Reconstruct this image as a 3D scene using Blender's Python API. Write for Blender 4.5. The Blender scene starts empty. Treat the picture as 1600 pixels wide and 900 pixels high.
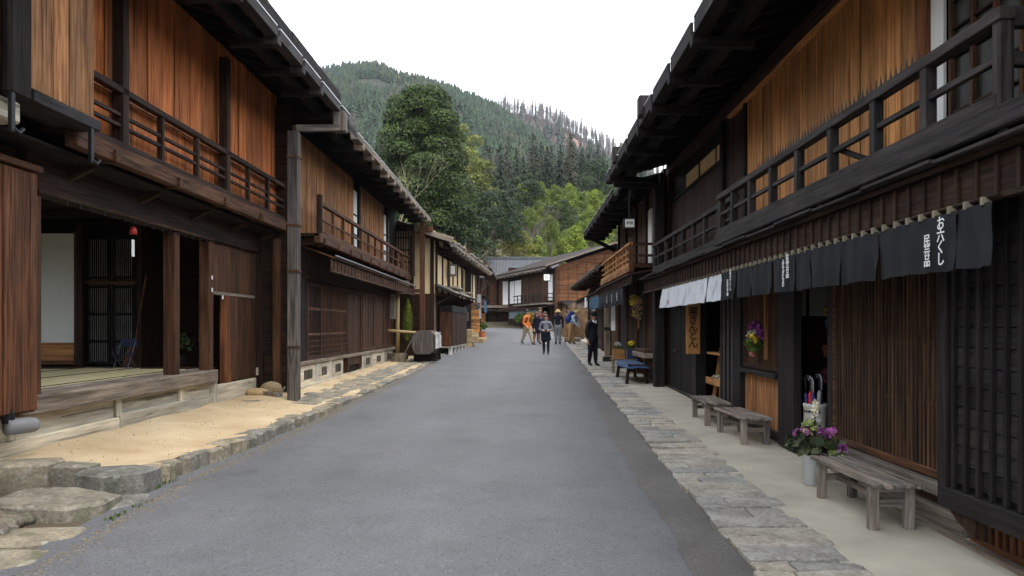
import bpy, bmesh, math, random
import numpy as np
from mathutils import Vector, Matrix, Euler
R = math.radians
rnd = random.Random(11)
nrs = np.random.RandomState(5)
S = bpy.context.scene
COL = S.collection
# ------------------------------------------------------------------ camera
cam = bpy.data.objects.new("camera", bpy.data.cameras.new("camera"))
COL.objects.link(cam)
cam.location = (0, 0, 1.75)
cam.rotation_euler = (R(90), 0, 0)
cam.data.sensor_width = 36
cam.data.lens = 27.92
cam.data.shift_x = -15 / 1600
cam.data.shift_y = 60 / 1600
cam.data.clip_start = 0.05
cam.data.clip_end = 6000
S.camera = cam
# ------------------------------------------------------------------ overcast daylight
HAZE = .0001
SUN_EL, SUN_ROT = R(62), R(150)
w = bpy.data.worlds.new("World"); S.world = w; w.use_nodes = True
nt = w.node_tree; nt.nodes.clear()
sky = nt.nodes.new("ShaderNodeTexSky"); sky.sky_type = 'NISHITA'; sky.sun_disc = False
sky.sun_elevation = SUN_EL; sky.sun_rotation = SUN_ROT
b1 = nt.nodes.new("ShaderNodeBackground"); b1.inputs[1].default_value = 0.05
nt.links.new(sky.outputs[0], b1.inputs[0])
b2 = nt.nodes.new("ShaderNodeBackground"); b2.inputs[1].default_value = 1.0   # the cloud layer
tc = nt.nodes.new("ShaderNodeTexCoord"); ns = nt.nodes.new("ShaderNodeTexNoise")
ns.inputs["Scale"].default_value = 1.6; ns.inputs["Detail"].default_value = 4
nt.links.new(tc.outputs["Generated"], ns.inputs["Vector"])
rp = nt.nodes.new("ShaderNodeValToRGB")
rp.color_ramp.elements[0].position = .3; rp.color_ramp.elements[0].color = (.93, .96, 1.0, 1)
rp.color_ramp.elements[1].position = .7; rp.color_ramp.elements[1].color = (1.0, 1.0, 1.0, 1)
nt.links.new(ns.outputs["Fac"], rp.inputs[0]); nt.links.new(rp.outputs[0], b2.inputs[0])
ad = nt.nodes.new("ShaderNodeAddShader"); wo = nt.nodes.new("ShaderNodeOutputWorld")
nt.links.new(b1.outputs[0], ad.inputs[0]); nt.links.new(b2.outputs[0], ad.inputs[1]); nt.links.new(ad.outputs[0], wo.inputs[0])
sl = bpy.data.lights.new("sun", 'SUN'); sl.energy = 1.2; sl.angle = R(22); sl.color = (1, .96, .9)
sun = bpy.data.objects.new("sun", sl); COL.objects.link(sun)
sd = Vector((math.sin(SUN_ROT) * math.cos(SUN_EL), math.cos(SUN_ROT) * math.cos(SUN_EL), math.sin(SUN_EL)))
sun.rotation_euler = sd.to_track_quat('Z', 'Y').to_euler(); sun.location = (0, -5, 40)
S.view_settings.view_transform = 'Standard'; S.view_settings.look = 'None'
S.view_settings.exposure = 1.12; S.view_settings.gamma = 1
S.render.engine = 'CYCLES'
S.cycles.max_bounces = 6; S.cycles.diffuse_bounces = 4; S.cycles.glossy_bounces = 2
S.cycles.transmission_bounces = 3; S.cycles.transparent_max_bounces = 6; S.cycles.volume_bounces = 0
S.cycles.use_denoising = True
# ------------------------------------------------------------------ materials
MATS = {}
def nodes(name):
    m = bpy.data.materials.new(name); m.use_nodes = True
    t = m.node_tree; p = t.nodes["Principled BSDF"]
    return m, t, p
def N(t, typ, **kw):
    n = t.nodes.new(typ)
    for k, v in kw.items():
        if k in n.inputs.keys(): n.inputs[k].default_value = v
        else: setattr(n, k, v)
    return n
def ramp(t, fac, stops):
    r = t.nodes.new("ShaderNodeValToRGB"); e = r.color_ramp.elements
    while len(e) < len(stops): e.new(.5)
    for i, (p, c) in enumerate(stops):
        e[i].position = p; e[i].color = (c[0], c[1], c[2], 1) if hasattr(c, '__len__') else (c, c, c, 1)
    t.links.new(fac, r.inputs[0]); return r.outputs[0]
def mul(t, a, b, f=1.0, mode='MULTIPLY'):
    m = t.nodes.new("ShaderNodeMix"); m.data_type = 'RGBA'; m.blend_type = mode
    m.inputs[0].default_value = f
    t.links.new(a, m.inputs[6]); t.links.new(b, m.inputs[7]); return m.outputs[2]
def mixf(t, fac, a, b):
    m = t.nodes.new("ShaderNodeMix"); m.data_type = 'RGBA'
    t.links.new(fac, m.inputs[0])
    for s, v in ((6, a), (7, b)):
        if hasattr(v, 'node'): t.links.new(v, m.inputs[s])
        else: m.inputs[s].default_value = (*v, 1)
    return m.outputs[2]
def coords(t, rand=True, gen=False):
    tcn = t.nodes.new("ShaderNodeTexCoord"); out = tcn.outputs["Object"]
    if not rand: return out
    oi = t.nodes.new("ShaderNodeObjectInfo")
    ml = N(t, "ShaderNodeMath", operation='MULTIPLY'); ml.inputs[1].default_value = 61.7
    t.links.new(oi.outputs["Random"], ml.inputs[0])
    va = N(t, "ShaderNodeVectorMath", operation='ADD')
    t.links.new(out, va.inputs[0]); t.links.new(ml.outputs[0], va.inputs[1])
    return va.outputs[0]
def noise(t, vec, sc, det=4, scale=None, rough=.55):
    if scale is not None:
        mp = t.nodes.new("ShaderNodeMapping"); mp.inputs["Scale"].default_value = scale
        t.links.new(vec, mp.inputs["Vector"]); vec = mp.outputs[0]
    n = N(t, "ShaderNodeTexNoise", Scale=sc, Detail=det, Roughness=rough)
    t.links.new(vec, n.inputs["Vector"]); return n.outputs["Fac"]
def bump(t, p, h, st=.4, dist=.01):
    b = N(t, "ShaderNodeBump", Strength=st, Distance=dist)
    t.links.new(h, b.inputs["Height"]); t.links.new(b.outputs[0], p.inputs["Normal"])
def objrand(t, lo, hi):
    oi = t.nodes.new("ShaderNodeObjectInfo")
    return ramp(t, oi.outputs["Random"], [(0, lo), (1, hi)])
WOODS = {  # dark grain, light grain, weathered grey, weathering, roughness
    'orange': ((.36, .098, .026), (.70, .235, .072), (.24, .08, .03), .30, .66),
    'amber': ((.33, .138, .040), (.62, .295, .100), (.18, .085, .035), .30, .66),
    'buff': ((.19, .080, .030), (.50, .235, .090), (.09, .040, .024), .5, .7),
    'rust': ((.050, .019, .009), (.225, .088, .035), (.06, .038, .027), .55, .66),
    'brown': ((.026, .011, .006), (.125, .056, .025), (.06, .04, .027), .45, .7),
    'postgrey': ((.050, .042, .036), (.175, .150, .130), (.11, .10, .09), .55, .82),
    'slatwood': ((.018, .010, .006), (.105, .056, .030), (.05, .035, .025), .45, .72),
    'umber': ((.014, .0072, .0046), (.056, .027, .015), (.022, .015, .011), .45, .72),
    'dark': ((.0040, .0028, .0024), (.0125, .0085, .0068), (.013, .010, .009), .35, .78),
    'black': ((.009, .0072, .0070), (.022, .018, .0175), (.03, .026, .025), .35, .65),
    'slate': ((.014, .0115, .011), (.038, .032, .030), (.07, .06, .056), .4, .68),
    'grey': ((.13, .102, .078), (.29, .24, .185), (.23, .205, .18), .55, .82),
    'bench': ((.085, .070, .058), (.31, .265, .22), (.23, .21, .19), .55, .82),
    'pale': ((.46, .40, .29), (.66, .60, .46), (.42, .39, .33), .5, .88),
    'white': ((.45, .43, .40), (.72, .70, .66), (.55, .53, .5), .3, .8),
    'signwood': ((.33, .15, .045), (.50, .26, .085), (.4, .2, .07), .2, .55),
    'siding': ((.085, .032, .013), (.27, .115, .048), (.08, .05, .035), .55, .7),
}
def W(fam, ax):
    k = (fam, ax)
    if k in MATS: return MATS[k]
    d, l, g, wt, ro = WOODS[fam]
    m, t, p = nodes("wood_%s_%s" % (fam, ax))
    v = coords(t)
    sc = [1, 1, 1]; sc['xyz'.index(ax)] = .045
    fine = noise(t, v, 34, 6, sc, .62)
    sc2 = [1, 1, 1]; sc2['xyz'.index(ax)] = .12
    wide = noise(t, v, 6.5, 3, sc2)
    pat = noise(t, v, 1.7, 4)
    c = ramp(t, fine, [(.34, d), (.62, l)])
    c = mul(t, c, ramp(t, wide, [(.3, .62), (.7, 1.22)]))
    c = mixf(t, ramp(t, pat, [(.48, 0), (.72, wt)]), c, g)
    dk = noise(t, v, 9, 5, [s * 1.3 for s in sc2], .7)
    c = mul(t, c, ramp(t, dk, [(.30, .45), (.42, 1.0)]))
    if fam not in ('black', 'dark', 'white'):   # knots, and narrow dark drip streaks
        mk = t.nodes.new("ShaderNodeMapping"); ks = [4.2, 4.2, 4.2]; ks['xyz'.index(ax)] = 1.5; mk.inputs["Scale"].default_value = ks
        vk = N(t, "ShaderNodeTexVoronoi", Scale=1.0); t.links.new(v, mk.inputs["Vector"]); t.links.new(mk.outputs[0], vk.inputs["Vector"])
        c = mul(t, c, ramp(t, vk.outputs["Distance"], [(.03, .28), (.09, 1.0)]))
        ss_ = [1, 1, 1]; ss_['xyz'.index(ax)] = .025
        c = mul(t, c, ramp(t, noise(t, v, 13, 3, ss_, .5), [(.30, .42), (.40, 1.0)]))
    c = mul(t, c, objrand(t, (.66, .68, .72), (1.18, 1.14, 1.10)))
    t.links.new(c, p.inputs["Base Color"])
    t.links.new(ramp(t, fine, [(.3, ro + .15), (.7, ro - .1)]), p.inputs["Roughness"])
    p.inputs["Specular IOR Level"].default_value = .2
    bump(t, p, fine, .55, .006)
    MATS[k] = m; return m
def flat(name, c, rough=.7, metal=0, var=.25, sc=8, spec=.4, bmp=0.0):
    if name in MATS: return MATS[name]
    m, t, p = nodes(name); v = coords(t)
    n = noise(t, v, sc, 5)
    cc = ramp(t, n, [(.25, [x * (1 - var) for x in c]), (.75, [min(1, x * (1 + var)) for x in c])])
    t.links.new(cc, p.inputs["Base Color"]); p.inputs["Roughness"].default_value = rough
    p.inputs["Metallic"].default_value = metal; p.inputs["Specular IOR Level"].default_value = spec
    if bmp: bump(t, p, noise(t, v, sc * 6, 5), bmp, .01)
    MATS[name] = m; return m
def asphalt(name, lo, hi, tint, patch):
    m, t, p = nodes(name); v = coords(t, False)
    a = noise(t, v, 48, 6, rough=.9); b = noise(t, v, .55, 5); c2 = noise(t, v, 3.5, 4)
    c = ramp(t, a, [(.3, lo), (.72, hi)])
    vo = N(t, "ShaderNodeTexVoronoi", Scale=30); t.links.new(v, vo.inputs["Vector"])
    vr = N(t, "ShaderNodeTexVoronoi", Scale=30); t.links.new(v, vr.inputs["Vector"])
    spk = ramp(t, vo.outputs["Distance"], [(.13, 1), (.24, 0)])
    sep = N(t, "ShaderNodeSeparateColor"); t.links.new(vr.outputs["Color"], sep.inputs[0])
    sel = ramp(t, sep.outputs[0], [(.66, 0), (.74, .75)])
    f = mul(t, spk, sel)
    c = mixf(t, f, c, (.25, .245, .235))
    sel2 = ramp(t, sep.outputs[1], [(.70, 0), (.78, .8)]); c = mixf(t, mul(t, ramp(t, vo.outputs["Distance"], [(.20, 1), (.34, 0)]), sel2), c, (.035, .035, .036))
    c = mul(t, c, ramp(t, b, [(.3, 1 - patch), (.7, 1 + patch)]))
    c = mul(t, c, ramp(t, c2, [(.25, .9), (.75, 1.08)]))
    mt_ = noise(t, v, .8, 5, (1.6, .16, 1)); c = mul(t, c, ramp(t, mt_, [(.32, .93), (.68, 1.08)]))
    st_ = noise(t, v, 1.1, 6, rough=.75); c = mul(t, c, ramp(t, st_, [(.30, .84), (.42, 1.0)])); c = mixf(t, ramp(t, st_, [(.62, 0), (.75, .30)]), c, (.21, .20, .18))
    c = mul(t, c, ramp(t, b, [(0, tint), (1, tint)]))
    t.links.new(c, p.inputs["Base Color"]); p.inputs["Roughness"].default_value = .82
    bump(t, p, a, .5, .006); MATS[name] = m; return m
def stone(name, cs, rough=.85, moss=0.0, lichen=.5, soil=None):
    m, t, p = nodes(name); v = coords(t)
    a = noise(t, v, 3.2, 6, rough=.65); b = noise(t, v, 26, 6, rough=.7); d = noise(t, v, 70, 3)
    c = ramp(t, a, [(.28, cs[0]), (.5, cs[1]), (.74, cs[2])])
    c = mul(t, c, ramp(t, b, [(.3, .55), (.55, 1.0), (.75, 1.3)]))
    c = mul(t, c, objrand(t, (.70, .73, .78), (1.22, 1.12, .94)))
    if lichen: c = mixf(t, ramp(t, noise(t, v, 11, 4), [(.60, 0), (.68, lichen)]), c, (.42, .42, .38))
    if moss: c = mixf(t, ramp(t, noise(t, v, 5, 5), [(.52, 0), (.66, moss)]), c, (.045, .06, .018))
    t.links.new(c, p.inputs["Base Color"]); p.inputs["Roughness"].default_value = rough
    bump(t, p, b, .9, .02); MATS[name] = m; return m
def leaf(name, dark, light, trans=.35, dead=None):
    m, t, p = nodes(name); t.nodes.remove(p)
    g = t.nodes.new("ShaderNodeNewGeometry"); v = coords(t)
    c = ramp(t, g.outputs["Random Per Island"], [(0, dark), (.75, light), (1, [min(1, x * 1.5) for x in light])])
    c = mul(t, c, ramp(t, noise(t, v, .55, 3), [(.3, .6), (.7, 1.35)]))
    c = mul(t, c, objrand(t, (.75, .78, .8), (1.2, 1.15, 1.0)))
    d = N(t, "ShaderNodeBsdfPrincipled", Roughness=.55); d.inputs["Specular IOR Level"].default_value = .25
    tr = t.nodes.new("ShaderNodeBsdfTranslucent"); mx = t.nodes.new("ShaderNodeMixShader"); mx.inputs[0].default_value = trans
    t.links.new(c, d.inputs["Base Color"]); t.links.new(c, tr.inputs["Color"])
    t.links.new(d.outputs[0], mx.inputs[1]); t.links.new(tr.outputs[0], mx.inputs[2])
    t.links.new(mx.outputs[0], t.nodes["Material Output"].inputs[0]); MATS[name] = m; return m
ASPH = asphalt("asphalt", .052, .180, (.97, .98, 1.03), .12)
ASPH2 = asphalt("old_asphalt", .048, .150, (1.10, 1.0, .93), .20)
PAVE = stone("paving_granite", ((.22, .205, .18), (.36, .345, .315), (.50, .485, .45)))
KERB = stone("kerb_granite", ((.13, .115, .09), (.25, .23, .19), (.36, .33, .27)), moss=.45)
YELST = stone("yellow_stone", ((.24, .17, .09), (.36, .27, .15), (.46, .37, .23)), lichen=.2)
ROCK = stone("field_rock", ((.10, .085, .07), (.19, .17, .14), (.28, .25, .21)), moss=.6)
PLAST = flat("cream_plaster", (.66, .50, .28), .9, var=.1, sc=3)
WHITEPL = flat("white_plaster", (.78, .78, .77), .9, var=.06, sc=3)
PAPER = flat("shoji_paper", (.78, .78, .74), .95, var=.04, sc=2)
CONC = flat("concrete", (.40, .365, .29), .9, var=.22, sc=1.6, bmp=.25)
VOID = flat("painted_shade", (.008, .007, .006), .9)  # near-black colour painting in the shade of doorways, vents and cut-outs
STEEL = flat("zinc", (.45, .46, .47), .35, .85, var=.12)
GREYPIPE = flat("grey_pvc", (.20, .20, .20), .5, var=.1)
TATAMI = None
def earth_mat():
    m, t, p = nodes("sandy_earth"); v = coords(t, False)
    c = ramp(t, noise(t, v, 1.3, 6), [(.3, (.43, .31, .17)), (.7, (.60, .475, .30))])
    c = mul(t, c, ramp(t, noise(t, v, 40, 4, rough=.7), [(.3, .80), (.7, 1.12)]))
    vo = N(t, "ShaderNodeTexVoronoi", Scale=24); t.links.new(v, vo.inputs["Vector"])
    c = mul(t, c, ramp(t, vo.outputs["Distance"], [(.06, .62), (.14, 1)]))
    t.links.new(c, p.inputs["Base Color"]); p.inputs["Roughness"].default_value = .95
    bump(t, p, noise(t, v, 30, 6), .5, .02); return m
EARTH = earth_mat()
def ground_mat():
    m, t, p = nodes("forest_floor"); v = coords(t, False)
    c = ramp(t, noise(t, v, .05, 8, rough=.7), [(.3, (.035, .04, .016)), (.5, (.075, .06, .032)), (.7, (.05, .065, .022))])
    c = mul(t, c, ramp(t, noise(t, v, .9, 6, rough=.7), [(.3, .6), (.7, 1.3)]))
    t.links.new(c, p.inputs["Base Color"]); p.inputs["Roughness"].default_value = .95
    bump(t, p, noise(t, v, 1.5, 6), .8, .3); return m
def hill_mat(name, a, b, bare, cut=None):
    m, t, p = nodes(name); v = coords(t, False)
    c = ramp(t, noise(t, v, .02, 8, rough=.7), [(.35, a), (.65, b)])
    if bare: c = mixf(t, ramp(t, noise(t, v, .012, 4), [(.45, 0), (.6, .9)]), c, bare)
    if cut:   # felled strip of bare reddish soil
        mp = t.nodes.new("ShaderNodeMapping"); mp.vector_type = 'POINT'; mp.inputs["Location"].default_value = (-cut[0] / 24, -cut[1] / 75, -cut[2] / 400); mp.inputs["Scale"].default_value = (1 / 24, 1 / 75, 1 / 400)
        ln = N(t, "ShaderNodeVectorMath", operation='LENGTH'); t.links.new(v, mp.inputs["Vector"]); t.links.new(mp.outputs[0], ln.inputs[0])
        c = mixf(t, mul(t, ramp(t, ln.outputs["Value"], [(.7, 1), (1.0, 0)]), ramp(t, noise(t, v, .15, 5), [(.3, .5), (.6, 1)])), c, (.20, .115, .080))
    t.links.new(c, p.inputs["Base Color"]); p.inputs["Roughness"].default_value = .95
    bump(t, p, noise(t, v, .2, 6), 1, 2.0); return m
TATAMI_M, _t, _p = nodes("tatami_straw")
_v = coords(_t)
_c = ramp(_t, noise(_t, _v, 60, 4, (1, .05, 1)), [(.3, (.50, .42, .21)), (.7, (.72, .63, .36))])
_t.links.new(_c, _p.inputs["Base Color"]); _p.inputs["Roughness"].default_value = .7
BLACKCL = flat("black_cotton", (.020, .022, .024), .9, var=.2, sc=5, spec=.15)
BLUECL = flat("faded_blue_cotton", (.56, .58, .62), .9, var=.10, sc=6, spec=.15)
TEALCL = flat("teal_cotton", (.05, .10, .15), .9, var=.2, sc=5, spec=.15)
INK = flat("white_ink", (.80, .80, .80), .8, var=.03)
BLACKINK = flat("black_ink", (.012, .011, .01), .6, var=.1)
REDINK = flat("red_ink", (.45, .03, .05), .7, var=.1)
IRON = flat("dark_iron", (.02, .02, .022), .5, .6)
def glassmat():
    m, t, p = nodes("old_glass"); v = coords(t)
    c = ramp(t, noise(t, v, 6, 4), [(.3, (.012, .012, .009)), (.7, (.04, .04, .032))]); p.inputs["Specular IOR Level"].default_value = .12
    t.links.new(c, p.inputs["Base Color"]); p.inputs["Roughness"].default_value = .4
    bump(t, p, noise(t, v, 5, 3), .5, .03); return m
GLASS = glassmat()
# ------------------------------------------------------------------ object helpers
OFF = {}
def put(o, parent, loc):
    COL.objects.link(o); loc = Vector(loc)
    if parent is not None:
        o.parent = parent; o.location = loc - OFF[parent.name]
    else: o.location = loc
    OFF[o.name] = loc
    return o
def tag(o, label=None, cat=None, group=None, kind=None):
    for k, v in (('label', label), ('category', cat), ('group', group), ('kind', kind)):
        if v: o[k] = v
    return o
def thing(name, label, cat, loc, group=None):
    return tag(put(bpy.data.objects.new(name, None), None, loc), label, cat, group)
BOXM = {}
BF = None
def chamfer(hx, hy, hz, b):
    vs = []; ix = {}
    for sx in (-1, 1):
        for sy in (-1, 1):
            for sz in (-1, 1):
                ix[sx, sy, sz] = len(vs)
                vs += [(sx * hx, sy * (hy - b), sz * (hz - b)), (sx * (hx - b), sy * hy, sz * (hz - b)), (sx * (hx - b), sy * (hy - b), sz * hz)]
    fs = []
    i = lambda a, b_, c, k: ix[a, b_, c] + k
    for s in (-1, 1):
        fs.append([i(s, -1, -1, 0), i(s, 1, -1, 0), i(s, 1, 1, 0), i(s, -1, 1, 0)])
        fs.append([i(-1, s, -1, 1), i(1, s, -1, 1), i(1, s, 1, 1), i(-1, s, 1, 1)])
        fs.append([i(-1, -1, s, 2), i(1, -1, s, 2), i(1, 1, s, 2), i(-1, 1, s, 2)])
    for a in (-1, 1):
        for c in (-1, 1):
            fs.append([i(a, c, -1, 0), i(a, c, 1, 0), i(a, c, 1, 1), i(a, c, -1, 1)])
            fs.append([i(a, -1, c, 0), i(a, 1, c, 0), i(a, 1, c, 2), i(a, -1, c, 2)])
            fs.append([i(-1, a, c, 1), i(1, a, c, 1), i(1, a, c, 2), i(-1, a, c, 2)])
            for e in (-1, 1): fs.append([i(a, c, e, 0), i(a, c, e, 1), i(a, c, e, 2)])
    out = []
    for f in fs:
        p = [Vector(vs[k]) for k in f]; n = (p[1] - p[0]).cross(p[2] - p[0])
        out.append(f if n.dot(sum(p, Vector())) > 0 else f[::-1])
    return vs, out
def newmesh(name, vs, fs, mat, smooth=False):
    me = bpy.data.meshes.new(name); me.from_pydata(vs, [], fs)
    if mat: me.materials.append(mat)
    if smooth: me.polygons.foreach_set('use_smooth', [True] * len(me.polygons))
    me.update(); return me
def resolve(mat, d):
    if isinstance(mat, str): return W(mat, 'xyz'[max(range(3), key=lambda k: d[k])])
    return mat
def boxmesh(d, mat, b):
    d = tuple(max(.004, round(x, 3)) for x in d); mat = resolve(mat, d)
    b = min(b, min(d) * .3); k = (d, mat.name, round(b, 4))
    if k not in BOXM:
        v, f = chamfer(d[0] / 2, d[1] / 2, d[2] / 2, b); BOXM[k] = newmesh("box", v, f, mat)
    return BOXM[k]
def box(name, par, x0, x1, y0, y1, z0, z1, mat, b=.006, rot=None):
    if x1 < x0: x0, x1 = x1, x0
    if y1 < y0: y0, y1 = y1, y0
    o = bpy.data.objects.new(name, boxmesh((x1 - x0, y1 - y0, z1 - z0), mat, b))
    put(o, par, ((x0 + x1) / 2, (y0 + y1) / 2, (z0 + z1) / 2))
    if rot: o.rotation_euler = rot
    return o
def bar(name, par, p, q, wd, ht, mat, b=.006):
    p, q = Vector(p), Vector(q); d = q - p
    o = bpy.data.objects.new(name, boxmesh((wd, d.length, ht), mat, b))
    put(o, par, (p + q) / 2); o.rotation_euler = d.to_track_quat('Y', 'Z').to_euler(); return o
class MB:
    def __init__(s): s.v = []; s.f = []; s.m = []; s.mats = []; s.cur = 0
    def mat(s, m):
        if m not in s.mats: s.mats.append(m)
        s.cur = s.mats.index(m); return s
    def add(s, vs, fs):
        n = len(s.v); s.v += [tuple(v) for v in vs]; s.f += [[n + i for i in f] for f in fs]; s.m += [s.cur] * len(fs); return s
    def box(s, x0, x1, y0, y1, z0, z1, b=.005):
        x0, x1 = sorted((x0, x1)); y0, y1 = sorted((y0, y1))
        d = (x1 - x0, y1 - y0, z1 - z0); v, f = chamfer(d[0] / 2, d[1] / 2, d[2] / 2, min(b, min(d) * .3))
        c = Vector(((x0 + x1) / 2, (y0 + y1) / 2, (z0 + z1) / 2)); return s.add([c + Vector(p) for p in v], f)
    def bar(s, p, q, wd, ht, b=.004):
        p, q = Vector(p), Vector(q); d = q - p; m = d.to_track_quat('Y', 'Z').to_matrix()
        v, f = chamfer(wd / 2, d.length / 2, ht / 2, min(b, wd * .3, ht * .3)); return s.add([(p + q) / 2 + m @ Vector(a) for a in v], f)
    def tube(s, pts, rs, n=6, cap=True):
        pts = [Vector(p) for p in pts]; rings = []; vs = []; fs = []
        if not hasattr(rs, '__len__'): rs = [rs] * len(pts)
        up = None
        for i, p in enumerate(pts):
            d = (pts[min(i + 1, len(pts) - 1)] - pts[max(i - 1, 0)]).normalized()
            if up is None: up = d.orthogonal().normalized()
            up = (up - d * up.dot(d)).normalized(); sd_ = d.cross(up)
            for k in range(n):
                a = 2 * math.pi * k / n; vs.append(p + (up * math.cos(a) + sd_ * math.sin(a)) * rs[i])
        for i in range(len(pts) - 1):
            for k in range(n): fs.append([i * n + k, i * n + (k + 1) % n, (i + 1) * n + (k + 1) % n, (i + 1) * n + k])
        if cap: fs.append(list(range(n))[::-1]); fs.append([(len(pts) - 1) * n + k for k in range(n)])
        return s.add(vs, fs)
    def blob(s, c, r, nu=10, nv=7, jit=0, m=None):
        c = Vector(c); r = (r, r, r) if not hasattr(r, '__len__') else r; vs = []; fs = []
        for j in range(nv + 1):
            th = math.pi * j / nv
            for k in range(nu):
                a = 2 * math.pi * k / nu; q = 1 + (rnd.uniform(-jit, jit) if jit else 0)
                p = Vector((math.sin(th) * math.cos(a) * r[0] * q, math.sin(th) * math.sin(a) * r[1] * q, math.cos(th) * r[2] * q))
                vs.append(c + (m @ p if m else p))
        for j in range(nv):
            for k in range(nu): fs.append([j * nu + k, (j + 1) * nu + k, (j + 1) * nu + (k + 1) % nu, j * nu + (k + 1) % nu])
        return s.add(vs, fs)
    def lathe(s, c, prof, n=14):
        c = Vector(c); vs = []; fs = []
        for (r, z) in prof:
            for k in range(n): a = 2 * math.pi * k / n; vs.append(c + Vector((r * math.cos(a), r * math.sin(a), z)))
        for j in range(len(prof) - 1):
            for k in range(n): fs.append([j * n + k, j * n + (k + 1) % n, (j + 1) * n + (k + 1) % n, (j + 1) * n + k])
        return s.add(vs, fs)
    def build(s, name, par=None, loc=None, smooth=False, mat=None):
        if mat: s.mats = [mat]; s.m = [0] * len(s.f)
        if loc is None:
            a = np.array(s.v); loc = (a.min(0) + a.max(0)) / 2
        loc = Vector(loc)
        me = bpy.data.meshes.new(name); me.from_pydata([tuple(Vector(v) - loc) for v in s.v], [], s.f)
        for m in s.mats: me.materials.append(m)
        if len(s.mats) > 1: me.polygons.foreach_set('material_index', s.m)
        if smooth: me.polygons.foreach_set('use_smooth', [True] * len(me.polygons))
        me.update(); return put(bpy.data.objects.new(name, me), par, loc)
def txt(body, size, mat, bold=.02, spacing=.9):
    cu = bpy.data.curves.new("t", 'FONT'); cu.body = body; cu.size = size; cu.align_x = 'CENTER'; cu.align_y = 'CENTER'
    cu.space_line = spacing; cu.offset = bold * size; cu.extrude = .001; cu.resolution_u = 3
    o = bpy.data.objects.new("t", cu); COL.objects.link(o)
    dg = bpy.context.evaluated_depsgraph_get(); me = bpy.data.meshes.new_from_object(o.evaluated_get(dg))
    bpy.data.objects.remove(o); bpy.data.curves.remove(cu); me.materials.clear(); me.materials.append(mat); return me
FACE_W = Matrix(((0, 0, -1), (-1, 0, 0), (0, 1, 0)))      # lettering facing -x
FACE_E = Matrix(((0, 0, 1), (1, 0, 0), (0, 1, 0)))        # lettering facing +x
FACE_S = Matrix(((1, 0, 0), (0, 0, -1), (0, 1, 0)))       # lettering facing -y
def lettering(par, body, size, loc, face, mat, **kw):
    o = bpy.data.objects.new("lettering", txt(body, size, mat, **kw)); put(o, par, loc)
    o.rotation_euler = face.to_euler(); return o
def copy_tree(o, parent=None):
    c = o.copy(); COL.objects.link(c); c.parent = parent; OFF[c.name] = OFF[o.name].copy()
    for ch in o.children: copy_tree(ch, c)
    return c
_gy = [-60, 0, 20, 24, 28, 32, 36, 40, 50, 60, 70, 80, 95]
_gz = [-1.08, 0, .36, .44, .536, .648, .776, .90, 1.2, 1.48, 1.72, 1.95, 2.3]
def gz(y): return float(np.interp(y, _gy, _gz))
def lerp(a, b, t): return a + (b - a) * t
# ------------------------------------------------------------------ the ground
def grid(name, xs_of, ys, z_of, mat, par=None, kind='structure', nx=10):
    vs, fs = [], []
    for y in ys:
        a, b = xs_of(y)
        for i in range(nx + 1):
            x = lerp(a, b, i / nx); vs.append((x, y, z_of(x, y)))
    for j in range(len(ys) - 1):
        for i in range(nx):
            k = j * (nx + 1) + i; fs.append([k, k + 1, k + nx + 2, k + nx + 1])
    o = put(bpy.data.objects.new(name, newmesh(name, vs, fs, mat, True)), par, (0, 0, 0))
    if par is None: tag(o, kind=kind)
    return o
_my = [62, 75, 85, 95, 110, 140, 200, 260, 330, 400, 480, 1500]
_mz = [1.45, 2.0, 3.0, 5, 9, 19, 31, 41, 50, 52, 45, 30]
def hump(x, y): return math.sin(x * .021 + y * .017) * 2.2 + math.sin(x * .047 - y * .031 + 1) * 1.2
def terrain(x, y):
    if y <= 62: z = gz(y) - .07
    else:
        z = float(np.interp(y, _my, _mz)); z += hump(x, y) * min(1, (y - 62) / 60)
    side = max(0, abs(x + 1) - 15)
    return z + min(side * .12, 12)
gxs = [-900, -500, -300, -200, -140, -100, -70, -50, -36, -26, -18, -13, -9, -6, -3, 0, 3, 6, 9, 13, 18, 26, 36, 50, 70, 100, 140, 200, 300, 500, 900]
gys = [-300, -120, -60, -20, 0, 10, 20, 24, 28, 32, 36, 40, 50, 56, 62, 66, 70, 75, 80, 86, 92, 100, 110, 120, 132, 145, 160, 180, 200, 220, 240, 260, 290, 330, 370, 420, 480, 600, 900, 1500]
vs = [(x, y, terrain(x, y)) for y in gys for x in gxs]; n = len(gxs)
fs = [[j * n + i, j * n + i + 1, (j + 1) * n + i + 1, (j + 1) * n + i] for j in range(len(gys) - 1) for i in range(n - 1)]
tag(put(bpy.data.objects.new("ground", newmesh("ground", vs, fs, ground_mat(), True)), None, (0, 0, 0)), kind='structure')
# road outline (left edge, right edge) with the bend beyond the last houses
_ly = [-20, 5.5, 6.5, 8, 10.2, 13.4, 18.5, 29.3, 50, 56]; _lx = [-3.3, -3.35, -3.4, -3.5, -3.38, -3.32, -3.18, -2.95, -3.0, -3.4]
_ry = [-20, 5.4, 12.3, 24.6, 34, 56]; _rx = [1.5, 1.565, 1.71, 2.0, 2.12, 2.4]
_ay = [-20, 5.3, 11.4, 23.3, 28, 34, 56]; _ax = [1.12, 1.16, 1.26, 1.72, 1.98, 2.12, 2.4]
road_l = lambda y: float(np.interp(y, _ly, _lx)); road_r = lambda y: float(np.interp(y, _ry, _rx)); seam = lambda y: float(np.interp(y, _ay, _ax))
def road_z(x, y): a, b = road_l(y) - .22, road_r(y); return gz(y) + .02 * (1 - (2 * (x - a) / (b - a) - 1) ** 2)
prs = [((road_l(y) - .22, y), (road_r(y), y)) for y in list(np.arange(-20, 56.1, .5))]
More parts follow.
